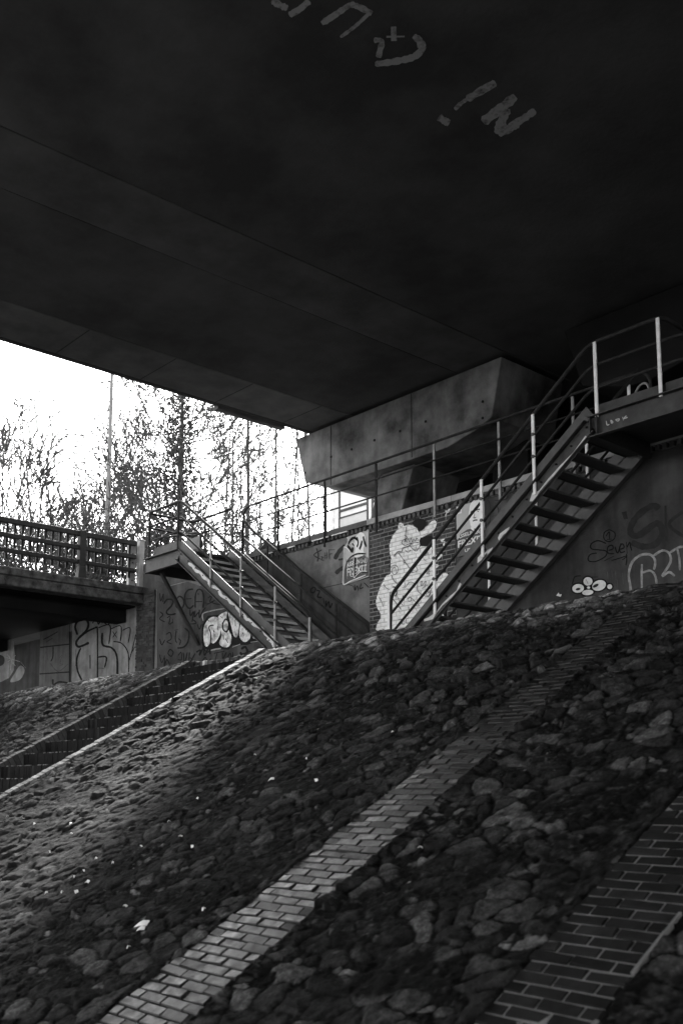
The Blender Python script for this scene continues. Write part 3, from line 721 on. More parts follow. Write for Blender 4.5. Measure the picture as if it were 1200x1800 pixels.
# right hand wall
KR = 4.615
strokes(wr, 'graffiti', M['darkgrey'], 'very large black letters high on wall', PWl, 940, 880, KR, [
    ([(1000,70),(960,40),(880,80),(800,160),(770,250),(830,285),(960,195),(1010,195),(1030,270),(970,355),(870,372),(780,338)], 52),
    ([(1055,40),(1060,325)],34), ([(1210,80),(1085,190),(1200,290)],30), ([(720,90),(735,150)],60)])
strokes(wr, 'graffiti', M['black'], 'black cursive tag with circled numeral', PWl, 940, 880, KR, [
    ([(575,348),(510,325),(455,350),(455,390),(520,400),(575,410),(570,450),(500,490),(440,492),(428,465),(450,435),(500,425)],9),
    ([(592,405),(630,390),(622,362),(588,378),(590,425),(640,430)],9), ([(645,372),(668,425),(695,345)],9), ([(690,395),(720,380),(706,350),(684,380),(692,420),(728,412)],9), ([(738,335),(745,430)],9), ([(743,380),(765,338),(772,370),(782,405)],9),
    ([(600,235),(560,260),(558,310),(595,332),(640,310),(645,262),(600,235)],8), ([(572,290),(600,255),(602,312)],7), ([(580,316),(622,312)],7), ([(558,490),(640,448)],7), ([(618,486),(690,465),(745,448),(705,482)],7), ([(740,430),(742,480),(735,525)],8)])
strokes(wr, 'graffiti', M['grey'], 'pale outlined bubble letters at wall foot', PWl, 940, 880, KR, [
    ([(775,760),(770,690),(758,600),(785,500),(855,442),(935,440),(972,490),(962,560)],20), ([(865,515),(862,600),(865,760)],18), ([(868,585),(930,568),(970,605),(985,680)],18),
    ([(955,450),(1030,405),(1085,428),(1095,500),(1030,610),(1085,580),(1130,612)],19), ([(1088,425),(1160,380),(1230,372)],18), ([(1150,388),(1168,470),(1172,565)],17)])
strokes(wr, 'graffiti', M['scribble'], 'pale paint drips', PWl, 940, 880, KR, [([(548,515),(565,560)],6), ([(585,575),(590,640)],8), ([(620,560),(625,640)],8), ([(650,570),(655,650)],8), ([(705,585),(715,680)],12), ([(735,590),(735,650)],6), ([(665,640),(668,700)],6), ([(610,620),(612,680)],5)])
def ell(cx, cz, rx, rz, ang=0, n=14):
    c, s = math.cos(ang), math.sin(ang)
    return [(cx+rx*math.cos(t)*c-rz*math.sin(t)*s, cz+rx*math.cos(t)*s+rz*math.sin(t)*c) for t in (2*math.pi*i/n for i in range(n))]
petal_m = []
pb = Paint(PWl); pd = Paint(wall_px(WY-0.014))
for cx, cz, rx, rz, an in ((347,712,48,36,-0.1), (427,655,37,35,0), (517,688,58,42,-0.35), (603,698,20,20,0), (425,745,46,22,-0.1)):
    pb.fill(crop(940,880,KR,ell(cx,cz,rx+12,rz+12,an))); petal_m.append(Paint(PWm).fill(crop(940,880,KR,ell(cx,cz,rx,rz,an))))
pb.fill(crop(940,880,KR,[(380,690),(430,690),(480,690),(470,720),(430,730),(390,720)])); pb.stroke(crop(940,880,KR,[(300,680),(320,620),(370,610)]), 8/KR); pb.stroke(crop(940,880,KR,[(440,620),(510,620)]), 8/KR)
pd.fill(crop(940,880,KR,ell(432,705,19,15)))
fw_ = pb.build('flower_graffiti', M['black'], wr, 'black outline of painted flower')
for pm in petal_m: pm.build('petal', M['white'], fw_)
pd.build('flower_centre', M['darkgrey'], fw_)
for q in (ell(347,718,20,10,-0.2), ell(490,690,26,12,-0.5)): Paint(wall_px(WY-0.014)).fill(crop(940,880,KR,q)).build('petal_mark', M['darkgrey'], fw_)
Paint(wall_px(WY-0.014)).stroke(crop(940,880,KR,[(412,640),(428,675)]), 5/KR).build('petal_mark', M['darkgrey'], fw_)
p = Paint(wall_px(WY-0.018)); p.fill(crop(940,880,KR,ell(432,705,13,10))); p.build('graffiti', M['white'], wr, 'white flower centre')
p = Paint(wall_px(WY-0.018)); p.fill(crop(940,880,KR,[(170,770),(190,745),(195,760),(215,760),(205,780)])); p.build('graffiti', M['white'], wr, 'small white arrow')
strokes(wr, 'graffiti', M['darkgrey'], 'looping black lines beside face poster', PWl, 780, 860, 8.571, [
    ([(650,150),(690,220),(700,340),(690,470),(640,540),(600,550)],16), ([(770,200),(815,300),(822,420)],14), ([(640,110),(740,95),(830,90)],16), ([(720,410),(810,380)],12), ([(760,170),(930,150),(950,60),(900,40)],16),
    ([(1030,130),(1000,220),(975,290),(1010,310)],12), ([(640,380),(665,375)],10), ([(610,580),(690,570)],12), ([(740,545),(770,500),(780,540)],10), ([(790,500),(830,470),(820,510)],10), ([(850,400),(870,440)],9), ([(890,380),(900,420)],9), ([(940,330),(925,390)],9),
    ([(1010,20),(1060,60),(1110,10)],30), ([(980,60),(1060,20),(1120,50)],24), ([(330,1010),(360,1060)],12), ([(230,1080),(330,1110)],10), ([(260,1110),(300,1160)],10)])

# ------------------------------------------------------------------ posters
def text_mesh(body, size, bold=0.0, shear=0.0, xs=1.0):
    c = bpy.data.curves.new('lettering', 'FONT'); c.body = body; c.size = size; c.offset = bold; c.shear = shear; c.align_x = 'LEFT'
    o = bpy.data.objects.new('lettering_tmp', c); COL.objects.link(o)
    dg = bpy.context.evaluated_depsgraph_get(); me = bpy.data.meshes.new_from_object(o.evaluated_get(dg))
    bpy.data.objects.remove(o); bpy.data.curves.remove(c)
    return me
def lettering(body, x0, x1, z0, z1, y, m, parent, bold=0.012, arch=0.0, jitter=0.0):
    me = text_mesh(body, 1.0, bold)
    co_ = np.empty(len(me.vertices)*3, np.float32); me.vertices.foreach_get('co', co_); co_ = co_.reshape(-1, 3)
    a, b_ = co_.min(0), co_.max(0)
    X = x0+(co_[:, 0]-a[0])/(b_[0]-a[0])*(x1-x0); Z = z0+(co_[:, 1]-a[1])/(b_[1]-a[1])*(z1-z0)
    tt = (X-x0)/(x1-x0)*2-1; Z = Z + arch*(1-tt*tt)
    co_ = np.stack([X, np.full_like(X, y), Z], 1); me.vertices.foreach_set('co', co_.astype(np.float32).ravel()); me.update()
    return link_mesh('lettering', me, m, parent)
# poster with a portrait
px0, px1, pz0, pz1 = -12.37, -11.69, 5.955, 6.965
py = WY-0.03
ps = thing('poster', 'election poster with pale face above bold white capitals on black, on brick wall edge', 'poster', ((px0+px1)/2, WY-0.03, pz0))
MB().box(px0, px1, py, WY-0.002, pz0, pz1).build('sheet', M['postergrey'], ps)
Wd, Hd = px1-px0, pz1-pz0
def pp(y): return lambda a, b: (px0+a*Wd, y, pz0+b*Hd)
p = Paint(pp(py-0.003)); p.fill([(0.004,0.0),(0.996,0.0),(0.996,0.44),(0.80,0.47),(0.72,0.46),(0.40,0.475),(0.15,0.42),(0.004,0.33)]); p.build('dark_suit', M['posterdark'], ps)
p = Paint(pp(py-0.005)); p.fill([(0.52,0.47),(0.60,0.42),(0.68,0.36),(0.78,0.40),(0.92,0.48),(0.90,0.60),(0.56,0.58)]); p.fill([(0.47,0.80),(0.45,0.70),(0.49,0.62),(0.52,0.53),(0.62,0.475),(0.76,0.475),(0.88,0.54),(0.93,0.66),(0.95,0.80),(0.92,0.92),(0.80,0.985),(0.62,0.98),(0.51,0.92)], True)
p.build('portrait_face', M['skin'], ps)
for nm, its, fl2 in (('eye', [([(0.52,0.775),(0.57,0.795),(0.63,0.78)],0.024)], (0.58,0.752)), ('eye', [([(0.73,0.785),(0.80,0.80),(0.86,0.785)],0.024)], (0.795,0.76)),
    ('nose', [([(0.665,0.75),(0.655,0.69),(0.63,0.665),(0.68,0.655),(0.72,0.665)],0.018)], None), ('mouth', [([(0.60,0.605),(0.68,0.612),(0.77,0.602)],0.024)], None), ('tie', [([(0.66,0.46),(0.68,0.37)],0.05)], None), ('ear', [([(0.455,0.73),(0.47,0.66)],0.02)], None)):
    p = Paint(pp(py-0.007))
    for a_, w_ in its: p.stroke(a_, w_)
    if fl2: p.fill(ell(fl2[0], fl2[1], 0.026, 0.011))
    p.build(nm, M['scribble'], ps)
lettering('ASSELINEAU', px0+0.02, px1-0.02, pz0+0.325, pz0+0.395, py-0.009, M['white'], ps, 0.02, arch=0.035)
lettering('FREXIT', px0+0.035, px1-0.02, pz0+0.165, pz0+0.30, py-0.009, M['white'], ps, 0.035, arch=0.012)
lettering('UPR', px0+0.20, px0+0.44, pz0+0.055, pz0+0.115, py-0.009, M['white'], ps, 0.03)
MB().box(px0+0.02, px0+0.135, py-0.006, py-0.002, pz1-0.19, pz1-0.055).build('sticker', M['paper'], ps)
lettering('MA', px0+0.04, px0+0.115, pz1-0.105, pz1-0.075, py-0.008, M['scribble'], ps, 0.02)
lettering('VOIX', px0+0.035, px0+0.12, pz1-0.165, pz1-0.13, py-0.008, M['scribble'], ps, 0.02)
# torn and sprayed poster
qx0, qx1, qz0, qz1 = -15.56, -14.79, 5.90, 6.965
ps2 = thing('poster', 'torn poster sprayed with black strokes, pasted on the concrete beside the brickwork', 'poster', ((qx0+qx1)/2, WY-0.03, qz0))
Wd2, Hd2 = qx1-qx0, qz1-qz0
def qq(y): return lambda a, b: (qx0+a*Wd2, y, qz0+b*Hd2)
b = MB(); b.prism_y([(qx0+a*Wd2, qz0+c*Hd2) for a, c in ((0,0),(1,0.06),(1,1),(0.12,0.955),(0.2,0.87),(0.16,0.86),(0.02,0.77))], py+0.004, WY-0.002); b.build('sheet', M['postergrey'], ps2)
p = Paint(qq(py+0.001)); p.fill([(0.03,0.02),(0.99,0.08),(0.99,0.42),(0.85,0.50),(0.55,0.52),(0.12,0.47),(0.02,0.30)]); p.build('dark_suit', M['posterdark'], ps2)
p = Paint(qq(py-0.001)); p.fill([(0.45,0.52),(0.48,0.66),(0.44,0.78),(0.52,0.92),(0.70,0.98),(0.86,0.90),(0.88,0.74),(0.80,0.62),(0.84,0.52),(0.64,0.49)], True); p.build('portrait_face', M['skin'], ps2)
lettering('ASSELINEAU', qx0+0.10, qx1-0.04, qz0+0.355, qz0+0.45, py-0.003, M['white'], ps2, 0.02, arch=0.03)
lettering('FREXIT', qx0+0.11, qx1-0.05, qz0+0.17, qz0+0.335, py-0.003, M['white'], ps2, 0.03)
p = Paint(qq(py-0.006))
for pts, w_ in (([(0.20,0.80),(0.30,0.88),(0.46,0.90),(0.56,0.84)],0.055), ([(0.16,0.78),(0.28,0.70),(0.36,0.64),(0.38,0.72)],0.06), ([(0.55,0.90),(0.60,0.78),(0.55,0.70)],0.05), ([(0.76,0.80),(0.70,0.70),(0.65,0.64)],0.06), ([(0.80,0.88),(0.86,0.74),(0.92,0.66)],0.055), ([(0.36,0.80),(0.44,0.74)],0.05),
    ([(0.16,0.46),(0.34,0.54),(0.6,0.56),(0.9,0.52)],0.03), ([(0.47,0.50),(0.46,0.30),(0.47,0.08)],0.05), ([(0.70,0.50),(0.69,0.32)],0.03), ([(0.30,0.30),(0.37,0.20)],0.05), ([(0.80,0.45),(0.82,0.20)],0.03), ([(0.13,0.5),(0.14,0.1)],0.03), ([(0.45,0.14),(0.70,0.18),(0.98,0.15)],0.03)): p.stroke(pts, w_)
p.build('spray_strokes', M['black'], ps2)
p = Paint(qq(py-0.009))
for pts, w_ in (([(0.02,0.77),(0.01,0.30),(0.0,0.02),(0.3,0.045),(0.9,0.10)],0.025), ([(0.02,0.77),(0.14,0.74),(0.28,0.64)],0.02), ([(0.18,0.86),(0.20,0.93)],0.03), ([(0.43,0.52),(0.42,0.12),(0.56,0.15),(0.72,0.19),(0.95,0.17)],0.018), ([(0.56,0.48),(0.55,0.20)],0.018), ([(0.93,0.46),(0.92,0.2)],0.018), ([(0.2,0.44),(0.16,0.1)],0.015), ([(0.30,0.14),(0.46,0.13)],0.015), ([(0.50,0.84),(0.52,0.72)],0.015), ([(0.30,0.80),(0.40,0.82),(0.46,0.76)],0.02)): p.stroke(pts, w_)
p.build('white_outline', M['white'], ps2)

# ------------------------------------------------------------------ steel stairs
Y1 = 12.40; Y2 = 13.78; ZP = 7.15; ZF = 4.00
def arc_bend(p_prev, p, p_next, r=0.14, n=5):
    a = Vector(p_prev)-Vector(p); b = Vector(p_next)-Vector(p)
    ra = min(r, a.length*0.45); rb = min(r, b.length*0.45)
    A = Vector(p)+a.normalized()*ra; B = Vector(p)+b.normalized()*rb; P0 = Vector(p)
    return [A*(1-t)**2 + P0*2*t*(1-t) + B*t*t for t in (i/n for i in range(n+1))]
def rail_path(pts, r=0.16):
    pts = [Vector(q) for q in pts]; out = [pts[0]]
    for i in range(1, len(pts)-1): out += arc_bend(pts[i-1], pts[i], pts[i+1], r)
    out.append(pts[-1]); return out
def post(t, x, y, z0, z1, m, w_=0.05, d_=0.028):
    MB().box(x-w_/2, x+w_/2, y-d_/2, y+d_/2, z0, z1).build('post', m, t, bevel=0.004)
def channel(x0, z0, x1, z1, y, depth, out, flange=0.09, web=0.012, m=None, t=None, name='stringer'):
    """sloping channel: web in the plane y, flanges towards +out"""
    dx, dz = x1-x0, z1-z0; L = math.hypot(dx, dz); nx, nz = -dz/L, dx/L
    if nz < 0: nx, nz = -nx, -nz
    def quad(h0, h1, ya, yb):
        pts = [(x0+nx*h0, z0+nz*h0), (x1+nx*h0, z1+nz*h0), (x1+nx*h1, z1+nz*h1), (x0+nx*h1, z0+nz*h1)]
        return [(a, yy, c) for yy in (min(ya, yb), max(ya, yb)) for a, c in pts]
    b = MB()
    for h0, h1, ya, yb in ((-depth/2, depth/2, y-web/2, y+web/2), (depth/2-web, depth/2, y-web/2+out*0.013, y+out*flange), (-depth/2, -depth/2+web, y-web/2+out*0.013, y+out*flange)):
        q = quad(h0, h1, ya, yb); b.hexa([q[0], q[1], q[5], q[4], q[3], q[2], q[6], q[7]])
    return b.build(name, m, t)

def staircase(label, xt, run, n, sgn, wave, postmat):
    """stairs from the landing edge xt down in direction sgn along x"""
    t = thing('steel_staircase', label, 'staircase', (xt+sgn*run*n/2, (Y1+Y2)/2, ZF))
    rise = (ZP-ZF)/(n+0.6); slope = rise/run
    xe = xt+sgn*run*(n+0.6); ze = ZF
    line = lambda x: ZP - slope*abs(x-xt)
    # stringers
    strs = []
    for y, out in ((Y1, -1), (Y2, 1)):
        o = channel(xt-sgn*0.02, ZP-0.155, xe+sgn*0.1, ZF-0.155-0.1*slope, y, 0.26, out, m=M['stringer'] if y == Y1 else M['steel'], t=t)
        strs.append(o)
        k = MB(); x0, x1 = xt+sgn*0.0, xe
        k.bar((x0, y, ZP+0.115-0.02), (x1, y, ZF+0.115-0.02), 0.012, 0.20)
        k.build('kick_plate', M['kick'] if y == Y1 else M['steel'], t)
    for i in range(0, n+1):
        xb_ = xt+sgn*run*(i+0.2); zb_ = ZP-rise*(i+0.2)-0.11
        MB().tube([(xb_, Y1-0.024, zb_), (xb_, Y1-0.007, zb_)], 0.017, 6).build('bolt', M['black'], t)
    # treads
    for i in range(1, n+1):
        z = ZP-rise*i; x = xt+sgn*run*(i-0.5)
        b = MB().box(x-run*0.42, x+run*0.42, Y1+0.012, Y2-0.012, z-0.035, z)
        tr = b.build('tread', M['tread'], t, bevel=0.004)
        xf = x+sgn*run*0.42
        MB().box(min(xf, xf+sgn*0.012), max(xf, xf+sgn*0.012), Y1+0.02, Y2-0.02, z-0.05, z+0.004).build('nosing', M['treadnose'] if sgn > 0 else M['steel'], tr)
    return t, line, slope, rise, xe, strs
def stair_rails(t, line, slope, xt, xe, sgn, posts_x, y, m_post, xl0, landing_side, ends):
    hs = (1.13, 0.77, 0.41)
    for x in posts_x: post(t, x, y-0.03 if y == Y1 else y+0.03, line(x)-0.20, line(x)+1.10, m_post)
    xend = posts_x[-1]
    for x in posts_x[:-1]:
        for h in hs[1:]:
            MB().tube([(x, y-0.06, line(x)+h), (x, y+0.022, line(x)+h)], 0.03, 8).build('clamp', M['steel'], t)
    for i, h in enumerate(hs):
        pts = list(landing_side[i]) + [(xt-sgn*0.02, y, ZP+h)]
        pts.append((xend+sgn*0.0, y, line(xend)+h))
        if i == 0:
            pts[-1] = (xend-sgn*0.03, y, line(xend)+h); pts.append((xend+sgn*0.02, y, ZF-0.1))
        else:
            pts[-1] = (xend, y, line(xend)+h)
        MB().tube(rail_path(pts), (0.032, 0.023, 0.023)[i], 8).build('handrail', M['rail'], t, smooth=True)

# --- left staircase, descending to the right
XT = -19.46
tl, lineL, slL, riL, xeL, strL = staircase('steel staircase descending to the right from the bridge corner, wavy pale stripe along its side', XT, 0.305, 14, 1, True, None)
hsL = (1.13, 0.77, 0.41)
XL0 = -20.95
left_land = [[(-19.6, Y2, ZP+h), (XL0+0.05, Y2, ZP+h), (XL0+0.05, Y1, ZP+h)] if h != 0.41 else [(XL0+0.05, Y1+0.02, ZP+h)] for h in hsL]
left_land = [[(-19.3, Y2-0.1, ZP+1.13), (XL0+0.04, Y2-0.1, ZP+1.13), (XL0+0.04, Y1, ZP+1.13)], [(-19.3, Y2-0.1, ZP+0.77), (XL0+0.04, Y2-0.1, ZP+0.77), (XL0+0.04, Y1, ZP+0.77)], [(XL0+0.04, Y1, ZP+0.41)]]
stair_rails(tl, lineL, slL, XT, xeL, 1, [-18.16, -17.03, -15.85, -14.76], Y1, M['postgrey'], XL0, left_land, None)
for x in (XT-0.06, XL0+0.15): post(tl, x, Y1-0.03, ZP-0.05, ZP+1.12, M['rail'])
for x in (-20.35,): post(tl, x, Y2-0.1, ZP, ZP+1.12, M['rail'])
stair_rails(tl, lineL, slL, XT+0.55, xeL, 1, [-17.99, -16.78, -15.62, -14.57], Y2, M['rail'], XT, [[], [], []], None) if False else None
for i, h in enumerate(hsL):
    pts = [(-18.92, Y2, ZP-0.1), (-18.92, Y2, lineL(-18.92)+h+0.10), (-18.6, Y2, lineL(-18.6)+h), (-14.6, Y2, lineL(-14.6)+h)]
    if i == 0: pts += [(-14.5, Y2, ZF-0.1)]
    if i > 0: pts = pts[2:]; pts[0] = (-18.92, Y2, lineL(-18.92)+h)
    MB().tube(rail_path(pts), (0.032, 0.023, 0.023)[i], 8).build('handrail', M['rail'], tl, smooth=True)
for x in (-17.99, -16.78, -15.62): post(tl, x, Y2+0.03, lineL(x)-0.2, lineL(x)+1.1, M['rail'], 0.045)
# landing of the left staircase
ld = MB().box(XL0, XT, Y1+0.04, WY-0.12, ZP-0.05, ZP).build('landing', M['steel'], tl)
b = MB(); b.box(XL0, XT-0.002, Y1-0.006, Y1+0.008, ZP-0.36, ZP-0.02); b.box(XL0-0.02, XT, Y1-0.09, Y1+0.03, ZP-0.034, ZP-0.018); b.box(XL0, XT-0.002, Y1-0.08, Y1+0.01, ZP-0.375, ZP-0.36)
b.build('edge_beam', M['stringer'], tl)
b = MB(); b.box(XL0, XL0+0.015, Y1+0.01, WY-0.12, ZP-0.36, ZP-0.052); b.box(XT-0.10, XT-0.06, Y1+0.01, WY-0.12, ZP-0.36, ZP-0.052); b.box(XL0+0.03, XT-0.11, Y1+0.012, WY-0.12, ZP-0.10, ZP-0.055)
b.build('cross_beam', M['steel'], tl)
MB().box(XL0+0.25, XT-0.12, Y1+0.06, Y1+0.075, ZP+0.002, ZP+0.22).build('toe_board', M['stringer'], tl)
MB().bar((-20.6, Y1+0.2, ZP-0.36), (-21.0, WY-0.01, 5.2), 0.07, 0.07).build('brace', M['steel'], tl)
# wavy stripe
p = Paint(wall_px(Y1-0.0125))
wv = crop(320, 960, 4.615, [(52,138),(90,165),(115,200),(150,215),(180,255),(215,280),(230,318),(270,335),(300,355),(315,395),(345,415),(375,430),(400,462),(430,472),(450,505),(480,540),(505,555),(520,590),(555,602),(580,635),(620,655),(650,672),(680,715),(715,745),(745,770)])
p.stroke(wv, 24/4.615, True, 4)
p.stroke(crop(320,960,4.615,[(700,735),(740,770),(765,815)]), 52/4.615)
p.build('paint_stripe', M['wave'], strL[0])

# --- right staircase, climbing to the right
XR = -8.30
tr, lineR, slR, riR, xeR, strR = staircase('steel staircase climbing to the right under the viaduct, flaking pale paint', XR, 0.286, 14, -1, False, None)
XR1 = -6.2
right_land = [[(xq, Y2, ZP+h), (xq, Y1, ZP+h)] for h, xq in zip(hsL, (-7.06, -6.72, -6.72))]
stair_rails(tr, lineR, slR, XR, xeR, -1, [-9.33, -10.40, -11.47, -12.58], Y1, M['post'], XR1, right_land, None)
for x in (XR+0.14, -7.11): post(tr, x, Y1-0.03, ZP-0.05, ZP+1.12, M['post'])
for i, h in enumerate(hsL):
    pts = [(XR+0.02, Y2, ZP+h), (-12.5, Y2, lineR(-12.5)+h)]
    if i == 0: pts += [(-12.55, Y2, ZF-0.1)]
    MB().tube(rail_path(pts), (0.032, 0.023, 0.023)[i], 8).build('handrail', M['rail'], tr, smooth=True)
for x in (-8.5, -9.33, -10.4, -11.47): post(tr, x, Y2+0.03, lineR(x)-0.2, lineR(x)+1.1, M['post'])
MB().box(XR, XR1, Y1+0.04, WY-0.12, ZP-0.05, ZP).build('landing', M['steel'], tr)
b = MB(); b.box(XR+0.002, XR1, Y1-0.006, Y1+0.008, ZP-0.33, ZP-0.02); b.box(XR, XR1, Y1-0.09, Y1+0.03, ZP-0.034, ZP-0.018); b.box(XR+0.002, XR1, Y1-0.08, Y1+0.01, ZP-0.345, ZP-0.33)
for x in (XR+0.02, XR+0.14): b.box(x, x+0.012, Y1-0.07, Y1-0.008, ZP-0.325, ZP-0.036)
eb = b.build('edge_beam', M['stringer'], tr)
b = MB(); b.box(XR+0.06, XR+0.10, Y1+0.01, WY-0.12, ZP-0.34, ZP-0.052); b.box(XR1-0.02, XR1, Y1+0.01, WY-0.12, ZP-0.34, ZP-0.052); b.box(XR+0.11, XR1-0.03, Y1+0.012, WY-0.12, ZP-0.10, ZP-0.055)
b.build('cross_beam', M['steel'], tr)
MB().box(XR+0.1, -7.14, Y1+0.06, Y1+0.075, ZP+0.002, ZP+0.17).build('toe_board', M['stringer'], tr)
MB().box(-7.08, XR1, Y1+0.06, Y1+0.075, ZP+0.002, ZP+0.17).build('toe_board', M['stringer'], tr)
MB().box(XR1-0.25, XR1-0.13, Y1+0.1, Y1+0.22, ZF-0.2, ZP-0.36).build('support_post', M['steel'], tr)
strokes(eb, 'lettering', M['pale'], None, wall_px(Y1-0.0115), 980, 540, 5.4545, [
    ([(462,1090),(470,1130),(490,1122)],9), ([(505,1082),(525,1100),(512,1112),(505,1082)],9), ([(550,1080),(585,1070),(575,1092),(552,1082)],9), ([(618,1052),(628,1085)],9), ([(655,1040),(630,1068),(668,1055)],9)])
p = Paint(wall_px(Y1-0.0125))
KC = 4.2857
for q in ([(720,25),(735,35),(640,170),(540,270),(450,360),(380,440),(330,520),(300,520),(320,455),(370,440),(440,350),(530,250),(630,150)],
          [(150,712),(140,745),(105,770),(70,815),(62,795),(75,765),(120,730)], [(-20,905),(0,880),(25,865),(10,900),(-15,930)]):
    p.fill(crop(860,760,KC,q))
p.fill(crop(660,880,6,[(1200,500),(1160,560),(1110,630),(1070,660),(1075,600),(1110,560),(1160,545)]))
p.fill(crop(660,880,6,[(885,865),(905,880),(860,960),(780,1040),(700,1110),(640,1190),(600,1250),(510,1275),(510,1250),(560,1230),(640,1170),(700,1090),(790,1000),(850,950)]))
p.build('flaking_paint', M['wave'], strR[0])

# ------------------------------------------------------------------ railing along the top of the wall
wk = thing('railing', 'long steel railing with three bars along the top of the quay wall', 'railing', (-13.5, WY-0.14, 7.15))
px_list = [-17.68, -16.06, -14.45, -12.83, -11.23, -9.62]
for i, x in enumerate(px_list): post(wk, x, WY-0.13, 6.80, 8.26, M['rail'] if x < -13.5 else M['postgrey'], 0.05)
yr = WY-0.16
for i, (h, r) in enumerate(((1.13, 0.026), (0.77, 0.018), (0.41, 0.018))):
    pts = [(-18.99, yr, ZP+h), (-8.15, yr, ZP+h)]
    if i == 0: pts = [(-18.99, yr, ZP-0.1), (-18.99, yr, ZP+h), (-8.12, yr, ZP+h), (-8.12, yr, ZP-0.02)]
    MB().tube(rail_path(pts, 0.32 if i == 0 else 0.1), r, 8).build('rail', M['rail'], wk, smooth=True)
MB().tube(rail_path([(-8.75, yr+0.05, ZP-0.0), (-8.4, yr+0.05, ZP+0.93), (-8.17, yr+0.05, ZP+0.93), (-8.17, yr+0.05, ZP-0.02)], 0.3), 0.02, 8).build('end_hoop', M['postgrey'], wk, smooth=True)

# ------------------------------------------------------------------ railed bridge on the left
rb_ = thing('road_bridge', 'older low bridge at the left with mossy concrete ledge', 'bridge', (-27, 6, 0))
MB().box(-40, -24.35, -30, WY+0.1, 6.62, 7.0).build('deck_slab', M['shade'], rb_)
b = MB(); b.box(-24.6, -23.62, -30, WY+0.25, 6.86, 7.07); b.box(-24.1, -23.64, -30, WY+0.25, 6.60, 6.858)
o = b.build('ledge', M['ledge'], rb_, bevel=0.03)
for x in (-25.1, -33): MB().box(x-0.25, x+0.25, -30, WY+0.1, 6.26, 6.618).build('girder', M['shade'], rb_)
# moss and debris on the ledge
rl = thing('bridge_railing', 'dark barred parapet railing on the ledge of the low bridge', 'railing', (-24, 6, 7.05))
for z0, z1 in ((8.26, 8.40), (7.89, 8.01), (7.51, 7.62)):
    MB().box(-24.06, -23.96, -12, 13.88, z0, z1).build('rail', M['parapet'], rl, bevel=0.015)
y = 13.72; k = 0
while y > 2:
    if min(abs(y-py_) for py_ in (12.25, 8.25, 4.25)) > 0.12:
        MB().bar((-24.09, y, 7.36), (-24.09, y, 8.36), 0.03, 0.06, up=(0, 1, 0)).build('baluster', M['parapet'], rl)
    y -= 0.205
for y in (12.25, 8.25, 4.25, 0.25):
    b = MB(); b.hexa([(-24.12, y-0.13, 7.07), (-23.90, y-0.13, 7.07), (-23.90, y+0.13, 7.07), (-24.12, y+0.13, 7.07), (-24.10, y-0.085, 7.45), (-23.92, y-0.085, 7.45), (-23.92, y+0.085, 7.45), (-24.10, y+0.085, 7.45)])
    b.box(-24.10, -23.92, y-0.085, y+0.085, 7.452, 8.41); b.build('post', M['parapet'], rl, bevel=0.01)
pe = thing('end_post', 'pale riveted steel post closing the parapet railing beside the landing', 'post', (-24.0, 14.0, 7.07))
b = MB(); b.box(-24.08, -23.93, 13.95, 14.10, 7.07, 8.42); b.box(-24.10, -23.91, 13.93, 14.12, 8.422, 8.45); b.build('shaft', M['galv'], pe, bevel=0.008)
b = MB(); b.box(-24.2, -24.09, 13.72, 13.93, 7.07, 8.3); b.build('side_plate', M['galv'], pe, bevel=0.005)
b = MB()
for z in (7.3, 7.55, 7.8, 8.05): b.tube([(-24.085, 13.82, z), (-24.06, 13.82, z)], 0.02, 8)
b.build('rivet', M['steel'], pe)
# curved guard hoop and panel behind the landing
gp = thing('guard_panel', 'dark sheet metal guard with curved top bar behind the landing', 'guard', (-22.6, 14.2, 7.75))
MB().tube(rail_path([(-23.6, WY+0.2, 7.76), (-23.45, WY+0.2, 8.42), (-21.3, WY+0.2, 8.2), (-21.3, WY+0.2, 7.76)], 0.3), 0.03, 8).build('top_bar', M['rail'], gp, smooth=True)
MB().box(-23.3, -21.4, WY+0.22, WY+0.25, 7.76, 8.12).build('panel', M['steel'], gp)

# ------------------------------------------------------------------ the viaduct overhead
ZD = 10.5; XE = -18.78; XRIGHT = 34.0; YA, YB = -34.0, 30.0  # unseen deck to the right widened to hold back light from that side
vd = thing('concrete_viaduct', 'wide concrete viaduct deck filling the top of the picture, painted letters underneath', 'bridge', (-5, 0, 10.5))
b = MB()
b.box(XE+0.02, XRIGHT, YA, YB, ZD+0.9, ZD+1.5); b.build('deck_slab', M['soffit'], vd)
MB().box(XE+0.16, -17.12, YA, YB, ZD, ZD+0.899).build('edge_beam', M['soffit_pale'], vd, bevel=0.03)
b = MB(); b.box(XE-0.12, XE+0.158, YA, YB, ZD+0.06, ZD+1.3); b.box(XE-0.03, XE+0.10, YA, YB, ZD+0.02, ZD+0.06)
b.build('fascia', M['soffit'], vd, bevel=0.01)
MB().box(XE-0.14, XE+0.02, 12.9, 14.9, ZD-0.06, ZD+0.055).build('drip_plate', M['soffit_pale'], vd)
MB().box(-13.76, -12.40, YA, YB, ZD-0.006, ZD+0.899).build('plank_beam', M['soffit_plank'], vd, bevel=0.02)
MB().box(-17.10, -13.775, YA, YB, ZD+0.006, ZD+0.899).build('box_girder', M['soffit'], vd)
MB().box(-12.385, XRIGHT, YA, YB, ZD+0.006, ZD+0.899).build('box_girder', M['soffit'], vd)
b = MB()
for k in range(-3, 5):
    y = 8.75+1.98*k
    if YA < y < YB:
        MB().box(-18.6, -17.14, y-0.008, y+0.008, ZD-0.006, ZD-0.0005).build('plank_joint', M['darkgrey'], vd)
PZ = lambda u, v: tuple(on_z(u, v, ZD+0.001))
KT = 1.5; LT = {}
